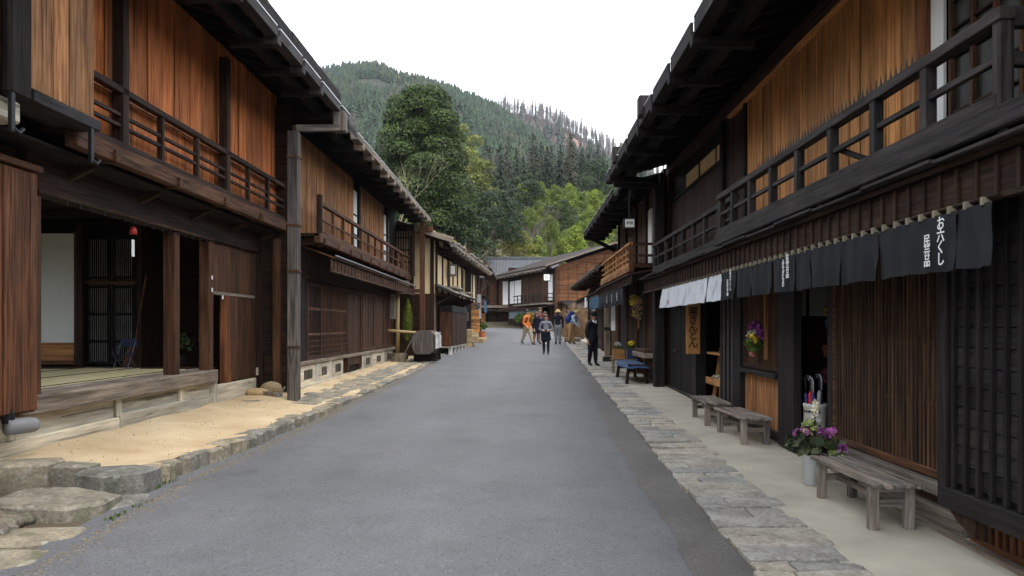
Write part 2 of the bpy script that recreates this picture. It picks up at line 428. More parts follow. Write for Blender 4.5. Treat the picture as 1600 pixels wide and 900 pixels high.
prs += [((-4.6, 62), (1.9, 60)), ((-6, 67), (.4, 64.5)), ((-9, 72.5), (-1.9, 71.3)), ((-14, 77), (-6.5, 79)), ((-22, 80), (-14, 86)), ((-45, 82), (-45, 91))]
vs, fs = [], []
for (a, b) in prs:
    for i in range(9):
        x, y = lerp(a[0], b[0], i / 8), lerp(a[1], b[1], i / 8); vs.append((x, y, gz(y) + .02 * (1 - (2 * i / 8 - 1) ** 2)))
for j in range(len(prs) - 1):
    for i in range(8): k = j * 9 + i; fs.append([k, k + 1, k + 10, k + 9])
tag(put(bpy.data.objects.new("road", newmesh("road", vs, fs, ASPH, True)), None, (0, 0, 0)), kind='structure')
ys1 = list(np.arange(-20, 28.1, .25))
wob = lambda y: .02 * math.sin(y * 2.1) + .014 * math.sin(y * 5.3) + .01 * math.sin(y * 11.7)
grid("road_edge_strip", lambda y: (seam(y) + wob(y), road_r(y) + .03), ys1, lambda x, y: road_z(min(x, road_r(y)), y) + .005 , ASPH2, nx=4)
# repair patches in the asphalt
for (px_, py_, rx_, ry_) in ():
    k = 22; pv = [(px_ + rx_ * math.cos(2 * math.pi * i / k) * rnd.uniform(.8, 1.05), py_ + ry_ * math.sin(2 * math.pi * i / k) * rnd.uniform(.85, 1.05)) for i in range(k)]
    tag(put(bpy.data.objects.new("road_patch", newmesh("road_patch", [(a, b, gz(b) + .024) for a, b in pv], [list(range(k))], asphalt("patch_asphalt%d" % int(py_), .095, .175, (1.03, 1.0, .96), .12))), None, (0, 0, 0)), kind='structure')
# concrete walk and the row of paving stones on the shop side
pave_r = lambda y: float(np.interp(y, [-5, 5.9, 10.8, 18, 20, 26, 45], [2.27, 2.30, 2.36, 2.42, 2.75, 3.1, 3.3]))
grid("pavement", lambda y: (pave_r(y) - .12, 3.75), list(np.arange(-10, 56, 1.0)), lambda x, y: gz(y) + .035 + .02 * max(0, (x - 2.3)), CONC, nx=6)
sp = tag(grid("stone_path", lambda y: (road_r(y) - .02, pave_r(y) + .03), list(np.arange(-4, 52, 1.0)), lambda x, y: gz(y) + .012, flat("joint_grit", (.10, .09, .07), .95, bmp=.4, sc=14), nx=3), kind='structure')
def slab(name, par, pts, z0, zt, mat, jz=.006, bev=.02):
    """irregular stone: outline pts (ccw), bottom z0, top heights zt(x,y)"""
    k = len(pts); c = Vector((sum(p[0] for p in pts) / k, sum(p[1] for p in pts) / k))
    ins = []
    for p in pts:
        d = (c - Vector(p)); L = d.length; ins.append(Vector(p) + d / L * min(bev * rnd.uniform(.7, 1.7), L * .4))
    v = [(p[0], p[1], z0(p[0], p[1])) for p in pts]
    v += [(p[0], p[1], zt(p[0], p[1]) - bev * rnd.uniform(.5, .9)) for p in pts]
    v += [(p[0], p[1], zt(p[0], p[1]) + rnd.uniform(-jz, jz)) for p in ins] + [(c.x, c.y, zt(c.x, c.y) + rnd.uniform(-jz, jz * 2))]
    f = [[i, (i + 1) % k, k + (i + 1) % k, k + i] for i in range(k)] + [[k + i, k + (i + 1) % k, 2 * k + (i + 1) % k, 2 * k + i] for i in range(k)]
    f += [[2 * k + i, 2 * k + (i + 1) % k, 3 * k] for i in range(k)]
    zc = sum(p[2] for p in v) / len(v); o_ = Vector((c.x, c.y, zc))
    return put(bpy.data.objects.new(name, newmesh(name, [tuple(Vector(p) - o_) for p in v], f, mat)), par, o_)
def ring(x0, x1, y0, y1, j=.015, sk=0, nsub=3):
    P = []
    cs = [(x0, y0), (x1, y0 + sk), (x1, y1 + sk), (x0, y1)]
    for i in range(4):
        a, b = cs[i], cs[(i + 1) % 4]; ns_ = nsub if abs(a[0] - b[0]) > abs(a[1] - b[1]) else 2
        for q in range(ns_): t = q / ns_; P.append((lerp(a[0], b[0], t) + rnd.uniform(-j, j), lerp(a[1], b[1], t) + rnd.uniform(-j, j)))
    return P
y = 3.4; sk = 0
while y < 44:
    dy = rnd.uniform(.17, .36) if y < 26 else rnd.uniform(.35, .6)
    x0, x1 = road_r(y) + rnd.uniform(-.035, .02), pave_r(y) + rnd.uniform(-.05, .04)
    cuts = [x0, x1]
    wide = x1 - x0
    if rnd.random() < .42 or wide > .85: cuts = [x0, x0 + wide * rnd.uniform(.3, .7), x1]
    dz = rnd.uniform(-.012, .014)
    for a, b in zip(cuts[:-1], cuts[1:]):
        e = rnd.uniform(0, .016)
        slab("paving_stone", sp, ring(a + .006, b - .006, y + .006, y + dy - .008 - e, .012, rnd.uniform(-.03, .03), 5), lambda X, Y: gz(Y) - .05, lambda X, Y, dz=dz: gz(Y) + .040 + dz + .01 * (X - 1.6), PAVE, .005, .016)
    y += dy
# the earth terrace on the other side, its kerb and stone edging
def kerb_x(y): return float(np.interp(y, [7.6, 8.06, 10.3, 13.2, 16, 20, 26, 31, 34], [-3.66, -3.67, -3.45, -3.34, -3.27, -3.2, -3.08, -3.0, -2.98]))
def kerb_h(y): return float(np.interp(y, [7.8, 10.2, 13, 16, 20, 28, 34], [.19, .155, .12, .08, .045, .03, .02]))
def terr_z(x, y):
    k = gz(y) + kerb_h(y) - .01
    far = lerp(float(np.interp(y, [6, 16, 17, 28, 36], [.42, .44, .50, .56, .76])), 0, 0)
    t = min(1, max(0, (kerb_x(y) - .3 - x) / 1.4)); t = t * t * (3 - 2 * t)
    z = lerp(k, max(far, k), t)
    return z + .012 * math.sin(x * 5 + y * 3) + .008 * math.sin(y * 7 - x * 4)
tys = list(np.arange(7.8, 36.1, .4))
grid("earth_terrace", lambda y: (kerb_x(y) - .12, -6.2), tys, terr_z, EARTH, nx=16)
kb = thing("kerb", None, None, (-3.5, 14, .2)); kb['kind'] = 'structure'
y = 7.95
while y < 33:
    L = rnd.uniform(.32, .75) if y < 14 else rnd.uniform(.4, 1.0); wd = rnd.uniform(.22, .42) if y < 14 else rnd.uniform(.28, .5)
    xa, xb = kerb_x(y), kerb_x(y + L); dz = rnd.uniform(-.015, .02)
    pts = [(xa - wd, y + .01)]
    ns = 5
    out = [(lerp(xa, xb, t / ns) + rnd.uniform(-.05, .03), lerp(y + .012, y + L - .012, t / ns)) for t in range(ns + 1)]
    inn = [(xb - wd + rnd.uniform(-.04, .04), y + L - .012), (lerp(xa, xb, .5) - wd + rnd.uniform(-.06, .05), y + L / 2), (xa - wd + rnd.uniform(-.04, .04), y + .012)]
    slab("kerb_stone", kb, out + inn, lambda X, Y: gz(Y) - .05, lambda X, Y, dz=dz: gz(Y) + kerb_h(Y) + dz - .10 * max(0, kerb_x(Y) - .13 - X), KERB, .014, .035)
    y += L
# flat cobbles between the kerb line and the earth further along
y = 14.2
while y < 32:
    x = kerb_x(y) - .36; L = rnd.uniform(.35, .7)
    for q in range(2):
        wd = rnd.uniform(.2, .36)
        slab("cobble", kb, ring(x - wd, x, y, y + L - .02, .03, 0, 3), lambda X, Y: gz(Y) - .02, lambda X, Y: terr_z(X, Y) + .018, KERB, .008, .02)
        x -= wd + .015
    y += L
# broken stone steps at the near corner
steps = thing("stone_steps", None, None, (-4.2, 7, .1)); steps['kind'] = 'structure'
def flag(pts, z, h): slab("step_stone", steps, pts, lambda X, Y: z - h, lambda X, Y: z + .006 * math.sin(X * 9 + Y * 7), KERB, .012, .035)
flag([(-4.25, 7.55), (-3.95, 7.45), (-3.62, 7.62), (-3.60, 7.92), (-3.85, 7.98), (-4.3, 7.95)], .36, .34)
flag([(-5.6, 7.62), (-5.1, 7.56), (-4.62, 7.66), (-4.56, 7.95), (-5.0, 8.0), (-5.6, 7.98)], .425, .34)
flag([(-4.58, 7.72), (-4.32, 7.70), (-4.22, 7.8), (-4.24, 8.0), (-4.56, 8.0)], .40, .3)
flag([(-7.0, 7.62), (-6.2, 7.58), (-5.64, 7.62), (-5.62, 7.95), (-7.0, 7.98)], .42, .34)
flag([(-4.60, 6.78), (-4.2, 6.68), (-3.82, 6.62), (-3.62, 6.86), (-3.66, 7.28), (-4.2, 7.5), (-4.66, 7.45)], .235, .3)
flag([(-3.95, 7.2), (-3.62, 7.0), (-3.47, 7.3), (-3.56, 7.62), (-3.9, 7.55)], .15, .2)
flag([(-4.25, 6.0), (-3.75, 5.9), (-3.45, 6.15), (-3.5, 6.42), (-3.8, 6.46), (-4.3, 6.36)], .125, .2)
flag([(-4.3, 5.4), (-3.7, 5.25), (-3.38, 5.5), (-3.42, 5.86), (-3.8, 5.86), (-4.3, 5.92)], .115, .2)
flag([(-4.4, 4.6), (-3.7, 4.5), (-3.36, 4.7), (-3.36, 5.2), (-3.7, 5.2), (-4.3, 5.3)], .10, .2)
grid("rubble_bed", lambda y: (-3.6, -7.2), [-2, 2, 4, 5, 6, 6.5, 7.0, 7.9], lambda x, y: gz(y) - .02 + .05 * min(1, max(0, -x - 4.2)) + .015 * math.sin(x * 7 + y * 5), flat("wet_soil", (.09, .07, .045), .95, bmp=.5, sc=9), nx=6)
for i in range(34):
    a, b_ = rnd.uniform(-4.75, -4.05), rnd.uniform(6.15, 6.62)
    r = rnd.uniform(.04, .10); m = MB(); m.blob((a, b_, .10 + r * .5), (r * 1.3, r, r * .8), 9, 6, .14)
    o = m.build("field_stone", steps, smooth=True, mat=ROCK)
tag(put(bpy.data.objects.new("squared_timber", boxmesh((.62, .26, .2), 'bench', .008)), None, (-4.72, 6.55, .34)), "weathered squared timber block lying on the rubble beside the near stone steps", "timber").rotation_euler = (0, .03, .25)
# weeds and moss along the kerb foot
m = MB()
for i in range(170):
    yy = rnd.choice([rnd.uniform(7.6, 8.3), rnd.uniform(8.3, 14), rnd.uniform(6.6, 7.4)]); xx = (kerb_x(yy) if yy > 7.6 else -3.5) + rnd.uniform(.0, .09)
    if rnd.random() < .55 and math.sin(yy * 4.1) < .1: continue
    L = rnd.uniform(.015, .042); a = rnd.uniform(0, 6.28); d = Vector((math.cos(a) * .6, math.sin(a) * .6, 1)) * L; s_ = Vector((-math.sin(a), math.cos(a), 0)) * L * .22; b0 = Vector((xx, yy, gz(yy) + .005))
    m.add([b0 - s_, b0 + s_, b0 + d * .6 + s_ * 1.2, b0 + d], [[0, 1, 2, 3]])
tag(m.build("weeds", None, (0, 0, 0), mat=leaf("weed_leaf", (.05, .08, .015), (.16, .22, .04))), kind='stuff')
m = MB()
for i in range(4200):
    yy = rnd.uniform(4.5, 26); xx = road_l(yy) + abs(rnd.gauss(0, .11)) + .005
    r = rnd.uniform(.003, .010); m.blob((xx, yy, gz(yy) + .006), (r * 1.3, r, r * .6), 5, 3, .2)
for i in range(500):
    yy = rnd.uniform(7.9, 30); xx = rnd.uniform(-5.2, kerb_x(yy) - .1)
    r = rnd.uniform(.003, .009); m.blob((xx, yy, terr_z(xx, yy) + r * .2), (r * 1.3, r, r * .6), 5, 3, .25)
tag(m.build("gravel", None, (0, 0, 0), mat=flat("grit", (.22, .18, .12), .9, var=.5, sc=20)), kind='stuff')
# ------------------------------------------------------------------ building helpers
def boards(par, x, y0, y1, z0, z1, wd, mat, o, t=.022, jit=.25, gap=.005, name="board", pj=.006):
    """vertical boards on the plane x, outer face towards o (+1 / -1)"""
    y = y0
    while y < y1 - .02:
        q = min(y1, y + wd * rnd.uniform(1 - jit, 1 + jit))
        if y1 - q < wd * .35: q = y1
        dx = rnd.uniform(-pj, pj)
        box(name, par, x + dx, x + dx - o * t, y, q - gap, z0, z1, mat, .004); y = q
def hboards(par, x, y0, y1, z0, z1, ht, mat, o, t=.02, name="board", lap=.3):
    z = z0
    while z < z1 - .02:
        q = min(z1, z + ht)
        ob = box(name, par, x, x - o * t, y0, y1, z, q - .004, mat, .004)
        if lap: ob.rotation_euler = (0, o * -.06 * lap / .3, 0)
        z = q
def slats(par, x, y0, y1, z0, z1, n, w, d, mat, o, name="slat"):
    for i in range(n):
        yc = lerp(y0, y1, (i + .5) / n); ww = w * rnd.uniform(.85, 1.15)
        box(name, par, x, x - o * d, yc - ww / 2, yc + ww / 2, z0, z1, mat, .003)
def frame(name, par, x, y0, y1, z0, z1, w, d, mat, o):
    m = MB(); xx = x - o * d
    m.box(x, xx, y0, y0 + w, z0, z1); m.box(x, xx, y1 - w, y1, z0, z1)
    m.box(x - o * .004, xx + o * .004, y0 + w - .002, y1 - w + .002, z0, z0 + w); m.box(x - o * .004, xx + o * .004, y0 + w - .002, y1 - w + .002, z1 - w, z1)
    return m.build(name, par, mat=resolve(mat, (.1, .2, 1) if z1 - z0 > y1 - y0 else (.1, 1, .2)))
def railing(par, x, y0, y1, zb, zt, posts, mids, mat, o, pw=.07, rail=.075, ends=()):
    m = MB(); m.box(x - .05, x + .05, y0 - .08, y1 + .06, zt - rail, zt)
    for z in mids: m.box(x - .022, x + .022, y0, y1, z - .022, z + .022)
    m.box(x - .045, x + .045, y0 - .02, y1 + .02, zb, zb + .08)
    r = m.build("railing", par, mat=W(mat, 'y'))
    for y in posts: box("baluster", r, x - pw / 2 + .003, x + pw / 2 - .003, y - pw / 2, y + pw / 2, zb + .01, zt - .01, mat, .004)
    return r
def eave(h, o, xe, ze, xw, xr, xb, y0, y1, slope, fam, arms, fas=.4, fas_w=1.35, raft=.46, gut=.16, cut=None, gfam=None, shingle=None, far_end=True, near_end=True, roofmat=None):
    """street-side eave, roof slabs, gutter and bracket arms; o=+1 when the street lies towards +x"""
    zr = ze + .30 + slope * abs(xr - xe); L = Vector((xr - xe, 0, zr - ze - .30))
    yc = (y0 + y1) / 2; wy = y1 - y0
    m = MB(); t = .10
    nrm = Vector((-L.z, 0, L.x)).normalized(); nrm = nrm if nrm.z > 0 else -nrm
    def plate(p, q, th):
        a, b, c_, d = (Vector((p[0], y0, p[1])), Vector((p[0], y1, p[1])), Vector((q[0], y1, q[1])), Vector((q[0], y0, q[1]))); u = Vector((0, 0, th))
        m.add([a, b, c_, d, a + u, b + u, c_ + u, d + u], [[0, 1, 2, 3], [7, 6, 5, 4], [0, 4, 5, 1], [1, 5, 6, 2], [2, 6, 7, 3], [3, 7, 4, 0]])
    plate((xe - o * .1, ze + .2), (xr, zr - .1), t)
    plate((xr + o * .001, zr - .1), (xb, zr - .1 - slope * abs(xb - xr)), t)
    rf = m.build("roof", h, mat=roofmat or W(fam, 'y'))
    # rafters under the overhang
    ra = h
    y = y0 + .2
    while y < y1:
        xi = xw - o * .35
        bar("rafter", rf, (xe - o * .12, y, ze + .135), (xi, y, ze + .135 + slope * abs(xi - xe)), .07, .09, fam); y += raft
    xp = xe - o * .42; box("eave_beam", h, xp - .07, xp + .07, y0, y1, ze + .02, ze + .20, fam, .01)
    gm = gfam or fam
    for a in arms:
        box("bracket_arm", h, xe - o * .02, xe - o * .62, a - .05, a + .05, ze - .13, ze - .01, fam, .012)
        box("arm_end", h, xe + o * .10, xe - o * .12, a - .075, a + .075, ze - .11, ze + .04, gm, .012)
    # wooden gutter in lengths between the arm ends
    ys_ = [y0] + [a for a in arms if y0 + .3 < a < y1 - .3] + [y1]
    for a, b in zip(ys_[:-1], ys_[1:]):
        g = MB(); p, q = a + .08, b - .08
        g.box(xe - .075, xe + .075, p, q, ze, ze + .03); g.box(xe + o * .055, xe + o * .085, p, q, ze + .005, ze + gut); g.box(xe - o * .085, xe - o * .055, p, q, ze + .005, ze + gut)
        gg = g.build("gutter", h, mat=W(gm, 'y'))
        box("gutter_lining", gg, xe + o * .05, xe + o * .093, p, q, ze + gut - .012, ze + gut + .01, STEEL, .003)
    # roof edge boards
    if fas:
        y = y0
        while y < y1 - .05:
            q = min(y1, y + fas_w * rnd.uniform(.8, 1.2))
            if y1 - q < .4: q = y1
            xo = xe - o * (.10 + rnd.uniform(0, .012))
            box("roof_edge_board", rf, xo, xo - o * .03, y, q - .006, ze + gut + .005, ze + gut + fas + rnd.uniform(-.012, .012), shingle or fam, .006); y = q
    return rf
def hisashi(h, o, xf, xw, y0, y1, zf, zw, fam, nb, fh=.26, lip=None):
    """little pent roof with a battened fascia"""
    rf = MB(); th = .035
    a = (xf + o * .06, zf); b = (xw, zw)
    rf.add([(a[0], y0, a[1]), (a[0], y1, a[1]), (b[0], y1, b[1]), (b[0], y0, b[1]), (a[0], y0, a[1] + th), (a[0], y1, a[1] + th), (b[0], y1, b[1] + th), (b[0], y0, b[1] + th)],
           [[0, 1, 2, 3], [7, 6, 5, 4], [0, 4, 5, 1], [1, 5, 6, 2], [2, 6, 7, 3], [3, 7, 4, 0]])
    r = rf.build("pent_roof", h, mat=W(fam, 'y'))
    box("fascia", r, xf, xf - o * .02, y0, y1, zf - fh, zf - .004, fam, .004)
    box("fascia_rail", r, xf + o * .03, xf - o * .03, y0 - .01, y1 + .01, zf - fh - .035, zf - fh - .002, fam, .004)
    for i in range(nb):
        y = lerp(y0, y1, (i + .5) / nb); box("batten", r, xf + o * .02, xf + o * .001, y - .016, y + .016, zf - fh, zf - .006, fam, .003)
    return r
# ================================================================== 1. the open inn on the sandy side
h = thing("wooden_house", "big old timber inn with red-brown upper boards and an open matted room facing the street", "house", (-8, 9.5, .44))
XF = -5.3
# shell of the house
box("wall", h, -12.1, -12.0, 2, 6.5, .4, 6.6, 'dark', .01); box("wall", h, -12.1, -12.0, 14.2, 16, .4, 6.6, 'dark', .01); box("wall", h, -12.1, -12.0, 6.5, 14.2, 3.45, 6.6, 'dark', .01); box("wall", h, -12.1, -12.0, 6.5, 14.2, .4, .95, 'dark', .01)  # gap in the unseen back wall, added to let daylight brighten the room
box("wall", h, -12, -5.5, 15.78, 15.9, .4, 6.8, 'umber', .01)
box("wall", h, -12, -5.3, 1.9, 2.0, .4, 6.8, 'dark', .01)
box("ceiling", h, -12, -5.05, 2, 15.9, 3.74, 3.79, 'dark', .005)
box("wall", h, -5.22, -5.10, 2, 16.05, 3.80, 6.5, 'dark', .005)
for i in range(9): bar("ceiling_joist", h, (-12, 3 + i * 1.5, 3.66), (-5.3, 3 + i * 1.5, 3.66), .12, .14, 'umber')
# ground-floor shutter case near the camera
for nm, a in (("shutter_case", 0),):
    sc_ = box("shutter_case", h, -5.10, -5.34, 5.6, 8.33, .86, 3.36, 'brown', .01)
    boards(sc_, -5.085, 5.6, 8.33, .88, 3.34, .15, 'rust', 1, .02, .2, .004, pj=.008)
    box("shutter_case_cap", sc_, -5.04, -5.36, 5.5, 8.38, 3.365, 3.43, 'brown', .01)
box("wall", h, -5.34, -5.40, 2, 8.6, .44, 3.7, 'brown', .01)
for y, wd, z1 in ((8.66, .15, 3.2), (12.18, .18, 3.2), (13.52, .18, 3.2), (15.72, .14, 3.2)):
    box("post", h, XF + .02, XF - .16, y - wd / 2, y + wd / 2, .44 if y > 13.6 else 1.0, z1, 'brown', .008)
# lintel beam and threshold
box("lintel_beam", h, XF + .06, XF - .20, 8.4, 16.05, 3.21, 3.62, 'umber', .015)
box("lintel_strip", h, XF + .075, XF + .055, 8.6, 13.5, 3.20, 3.24, 'brown', .004)
for i in range(17):
    m = MB(); y = 8.9 + i * .27; m.tube([(XF + .05, y, 3.20), (XF + .05, y, 3.165)], .012, 6); m.blob((XF + .05, y, 3.155), .018, 7, 5); m.build("lintel_peg", h, mat=IRON)
box("threshold_beam", h, XF + .10, XF - .14, 8.25, 13.62, .80, 1.01, 'grey', .014)
box("threshold_rail", h, XF - .15, XF - .27, 8.3, 13.6, .98, 1.035, 'bench', .006)
# boarded foundation under the threshold
box("foundation_sill", h, XF + .04, XF - .1, 4, 10.4, .40, .56, 'pale', .01); box("foundation_sill", h, XF + .045, XF - .1, 10.42, 13.66, .42, .60, 'pale', .01)
ys_ = [4, 6.0, 8.2, 10.38, 12.3, 13.6]
for a, b in zip(ys_[:-1], ys_[1:]):
    box("foundation_panel", h, XF - .02, XF - .05, a + .09, b - .02, .55, .81, 'pale', .006); box("foundation_post", h, XF + .03, XF - .07, a - .02, a + .09, .565, .80, 'pale', .008)
    box("vent_slot", h, XF - .018, XF - .03, lerp(a, b, .45), lerp(a, b, .9), .70, .708, VOID, .001)
box("foundation_post", h, XF + .06, XF - .07, 13.56, 13.68, .44, .80, 'pale', .008)
# tatami room
fl = box("room_floor", h, -10, XF - .28, 7, 14.7, .90, 1.005, 'umber', .004)
for i in range(4):
    for j in range(3):
        x1 = XF - .30 - i * .93; y0 = 7.1 + j * 2.05 + (i % 2) * .35
        mt = box("tatami_mat", fl, x1, x1 - .915, y0, min(y0 + 2.03, 13.75), 1.006, 1.045, TATAMI_M, .006)
        box("mat_border", mt, x1 - .002, x1 - .035, y0 + .001, min(y0 + 2.03, 13.75) - .001, 1.0075, 1.0485, BLACKCL, .001)
box("floor_edge", h, -10, XF - .28, 13.78, 13.9, .60, 1.04, 'brown', .006)
YB = 14.62
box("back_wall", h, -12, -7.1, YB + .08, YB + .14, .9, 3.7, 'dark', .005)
sp_ = box("sliding_screen", h, -8.86, -8.24, YB, YB + .03, 1.45, 3.46, PAPER, .003)
box("screen_frame", sp_, -8.94, -8.865, YB - .02, YB + .03, 1.05, 3.5, 'rust', .005); box("screen_frame", sp_, -8.235, -8.16, YB - .02, YB + .03, 1.05, 3.5, 'rust', .005)
box("screen_dado", sp_, -8.86, -8.24, YB - .012, YB + .03, 1.12, 1.445, 'amber', .005); box("screen_frame", sp_, -8.86, -8.24, YB - .02, YB + .03, 1.05, 1.115, 'rust', .004)
box("room_post", h, -8.15, -8.03, YB - .1, YB + .06, 1.03, 3.65, 'umber', .008)
for k, (xa, xb) in enumerate(((-8.02, -7.56), (-7.54, -7.10))):
    fr = box("lattice_door", h, xa, xb, YB + .03, YB + .045, 1.06, 3.4, PAPER, .003)
    for z in (1.06, 1.45, 1.95, 2.45, 2.62, 3.35): box("door_rail", fr, xa, xb, YB - .012, YB + .02, z, z + .05, 'dark', .003)
    for x in (xa, xb - .045): box("door_stile", fr, x, x + .045, YB - .016, YB + .022, 1.06, 3.4, 'dark', .003)
    for i in range(9): x = lerp(xa + .05, xb - .05, (i + .5) / 9); box("slat", fr, x - .011, x + .011, YB, YB + .018, 1.06, 3.38, 'dark', .002)
box("transom_board", h, -8.03, -7.1, YB - .02, YB + .07, 2.52, 2.60, 'brown', .004)
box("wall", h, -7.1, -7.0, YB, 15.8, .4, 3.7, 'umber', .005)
# entrance wall with the narrow wicket door
box("wall_header", h, XF - .01, XF - .06, 13.6, 15.7, 2.34, 3.21, 'brown', .005)
boards(h, XF + .012, 13.62, 15.64, 2.36, 3.14, .2, 'brown', 1, .02)
boards(h, XF + .012, 14.42, 15.64, .76, 2.30, .21, 'brown', 1, .03)
box("wall_rail", h, XF + .03, XF - .05, 13.6, 15.68, 2.30, 2.355, 'grey', .005)
box("door_jamb", h, XF + .03, XF - .08, 14.30, 14.40, .74, 2.30, 'rust', .005); box("door_jamb", h, XF + .02, XF - .09, 14.18, 14.29, .74, 2.30, 'rust', .004)
box("base_board", h, XF + .05, XF - .05, 13.66, 15.72, .42, .735, 'pale', .012)
for (y, z) in ((13.52, 2.58), (13.52, 2.37), (14.0, 2.26)): box("paper_tag", h, XF + .031, XF + .034, y - .03, y + .03, z - .03, z + .035, INK, .001)
box("hinge_plate", h, XF + .055, XF + .03, 15.74, 15.84, .78, .93, 'pale', .004)
# gallery: floor, joists, sill beam, railing
box("gallery_floor", h, XF + .1, -4.74, 8.3, 16.1, 3.795, 3.84, 'umber', .005)
box("gallery_beam", h, -4.70, -4.84, 8.4, 16.25, 3.66, 3.86, 'brown', .012)
for y in (9.2, 10.9, 12.6, 14.3, 15.9):
    box("gallery_joist", h, -4.66, -5.5, y - .06, y + .06, 3.64, 3.785, 'brown', .01)
    bar("gallery_strut", h, (-4.95, y, 3.62), (-5.3, y, 3.45), .09, .1, 'umber')
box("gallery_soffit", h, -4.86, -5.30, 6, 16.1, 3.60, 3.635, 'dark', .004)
MAINP = (8.62, 9.53, 12.87, 16.08)
for y in MAINP: box("post", h, -4.74, -4.88, y - .075, y + .075, 3.86, 6.1, 'umber', .008)
rl = railing(h, -4.79, 8.6, 16.1, 3.865, 4.60, [10.55, 11.7, 13.9, 14.95], (4.14, 4.27), 'umber', 1, .075)
boards(h, -4.955, 8.5, 16.1, 4.56, 6.4, .5, 'orange', 1, .02, .25, .030, pj=.010)
boards(h, -4.93, 8.5, 16.1, 3.86, 4.55, .17, 'orange', 1, .02, .2, .007)
box("wall_rail", h, -4.92, -4.97, 8.5, 16.1, 4.545, 4.565, 'rust', .003)
# upper shutter case, tall plank and hook
sc_ = box("upper_shutter_case", h, -4.56, -4.92, 7.36, 8.46, 3.95, 6.3, 'brown', .01)
boards(sc_, -4.545, 7.36, 8.46, 3.96, 6.29, .29, 'buff', 1, .02, .3, .018, pj=.01)
box("case_foot", sc_, -4.50, -4.94, 7.34, 8.5, 3.83, 3.945, 'slate', .01)
box("hanging_plank", h, -4.44, -4.54, 6.90, 7.22, 3.78, 6.6, 'dark', .03)
box("wall", h, -4.5, -4.9, 3, 6.87, 3.95, 6.4, 'rust', .02)
box("gallery_beam", h, -4.6, -4.9, 2, 7.3, 3.60, 3.80, 'pale', .02)
for (x, y) in ((-4.50, 8.30), (-4.47, 6.96)):
    m = MB(); m.box(x - .02, x + .02, y - .026, y + .026, 3.46, 3.82); m.tube([(x, y, 3.50), (x + .02, y + .07, 3.46), (x + .02, y + .13, 3.51)], .02, 7); m.build("iron_hook", h, mat=IRON)
eave(h, 1, -3.6, 5.92, -4.9, -8.6, -12.6, 1.5, 16.3, .30, 'dark', [2.8, 4.6, 6.4, 8.2, 9.9, 11.5, 12.8, 13.96, 15.5], .44, 1.3, gfam='slate')
# downpipe boxed in boards at the corner, with its bracket
dp = thing("boxed_downpipe", "tall grey boxed wooden downpipe on the earth terrace at the corner of the open inn", "downpipe", (-4.22, 14.72, .42))
box("pipe_casing", dp, -4.32, -4.12, 14.62, 14.82, .36, 5.36, 'postgrey', .012)
for z in (1.35, 2.75, 3.6, 4.85): box("pipe_strap", dp, -4.335, -4.105, 14.605, 14.835, z, z + .04, 'brown', .003)
bar("spout", dp, (-4.22, 14.72, 5.42), (-3.52, 15.5, 5.62), .16, .12, 'postgrey', .012)
box("spout_head", dp, -3.66, -3.42, 15.38, 15.62, 5.54, 5.92, 'postgrey', .012)
# mill wheel leaning at the corner, chime, drum
mw = thing("garden_stones", "two rounded yellowish stones with a plank across them at the foot of the side post", "stones", (-4.95, 15.4, .42))
for (sx, sy, sr, sz_) in ((-4.90, 15.55, .22, .15), (-5.06, 15.2, .24, .09)): m = MB(); m.blob((sx, sy, .42 + sz_ * .7), (sr, sr * .7, sz_), 14, 9, .05); m.build("round_stone", mw, mat=YELST, smooth=True)
m = MB(); m.bar((-5.3, 15.3, .52), (-4.55, 15.0, .46), .12, .06); m.build("plank_arm", mw, mat=W('grey', 'y'))
m = MB(); m.bar((-4.62, 14.85, .36), (-4.45, 14.95, .62), .03, .03); m.build("iron_rod", mw, mat=STEEL)
tag(box("drain_cover", None, -5.1, -4.65, 14.05, 14.35, .40, .425, STEEL, .005), "flat grey metal drain cover lying on the sandy ground by the open inn", "drain cover")
ch = thing("wind_chime", "little red wind chime with a white paper strip hanging under the inn's lintel", "wind chime", (-5.28, 10.8, 3.18))
m = MB(); m.tube([(-5.28, 10.8, 3.2), (-5.28, 10.8, 3.1)], .004, 5); m.build("cord", ch, mat=BLACKCL)
m = MB(); m.lathe((-5.28, 10.8, 3.0), [(.001, .11), (.03, .10), (.045, .05), (.048, 0), (.04, 0)], 12); m.build("bell", ch, mat=flat("red_lacquer", (.42, .03, .02), .35, var=.4), smooth=True)
box("paper_strip", ch, -5.29, -5.28, 10.765, 10.835, 2.70, 2.93, INK, .001)
m = MB(); m.tube([(-5.28, 10.8, 3.0), (-5.28, 10.8, 2.93)], .003, 5); m.build("cord", ch, mat=BLACKCL)
tk = thing("grey_pipe", "rounded grey pipe end sticking out under the near dark shutter case", "pipe", (-5.06, 8.02, .745))
m = MB(); m.lathe((0, 0, 0), [(.001, -.14), (.082, -.14), (.082, .10), (.074, .15), (.045, .18), (.001, .19)], 16); o_ = m.build("pipe_body", None, (0, 0, 0), mat=GREYPIPE, smooth=True); o_.parent = tk; o_.rotation_euler = (R(-90), 0, R(-25)); o_.location = (0, 0, 0)
m = MB(); m.tube([(-5.12, 7.93, .79), (-5.14, 7.9, .96)], .06, 10); m.build("pipe_collar", tk, mat=IRON)
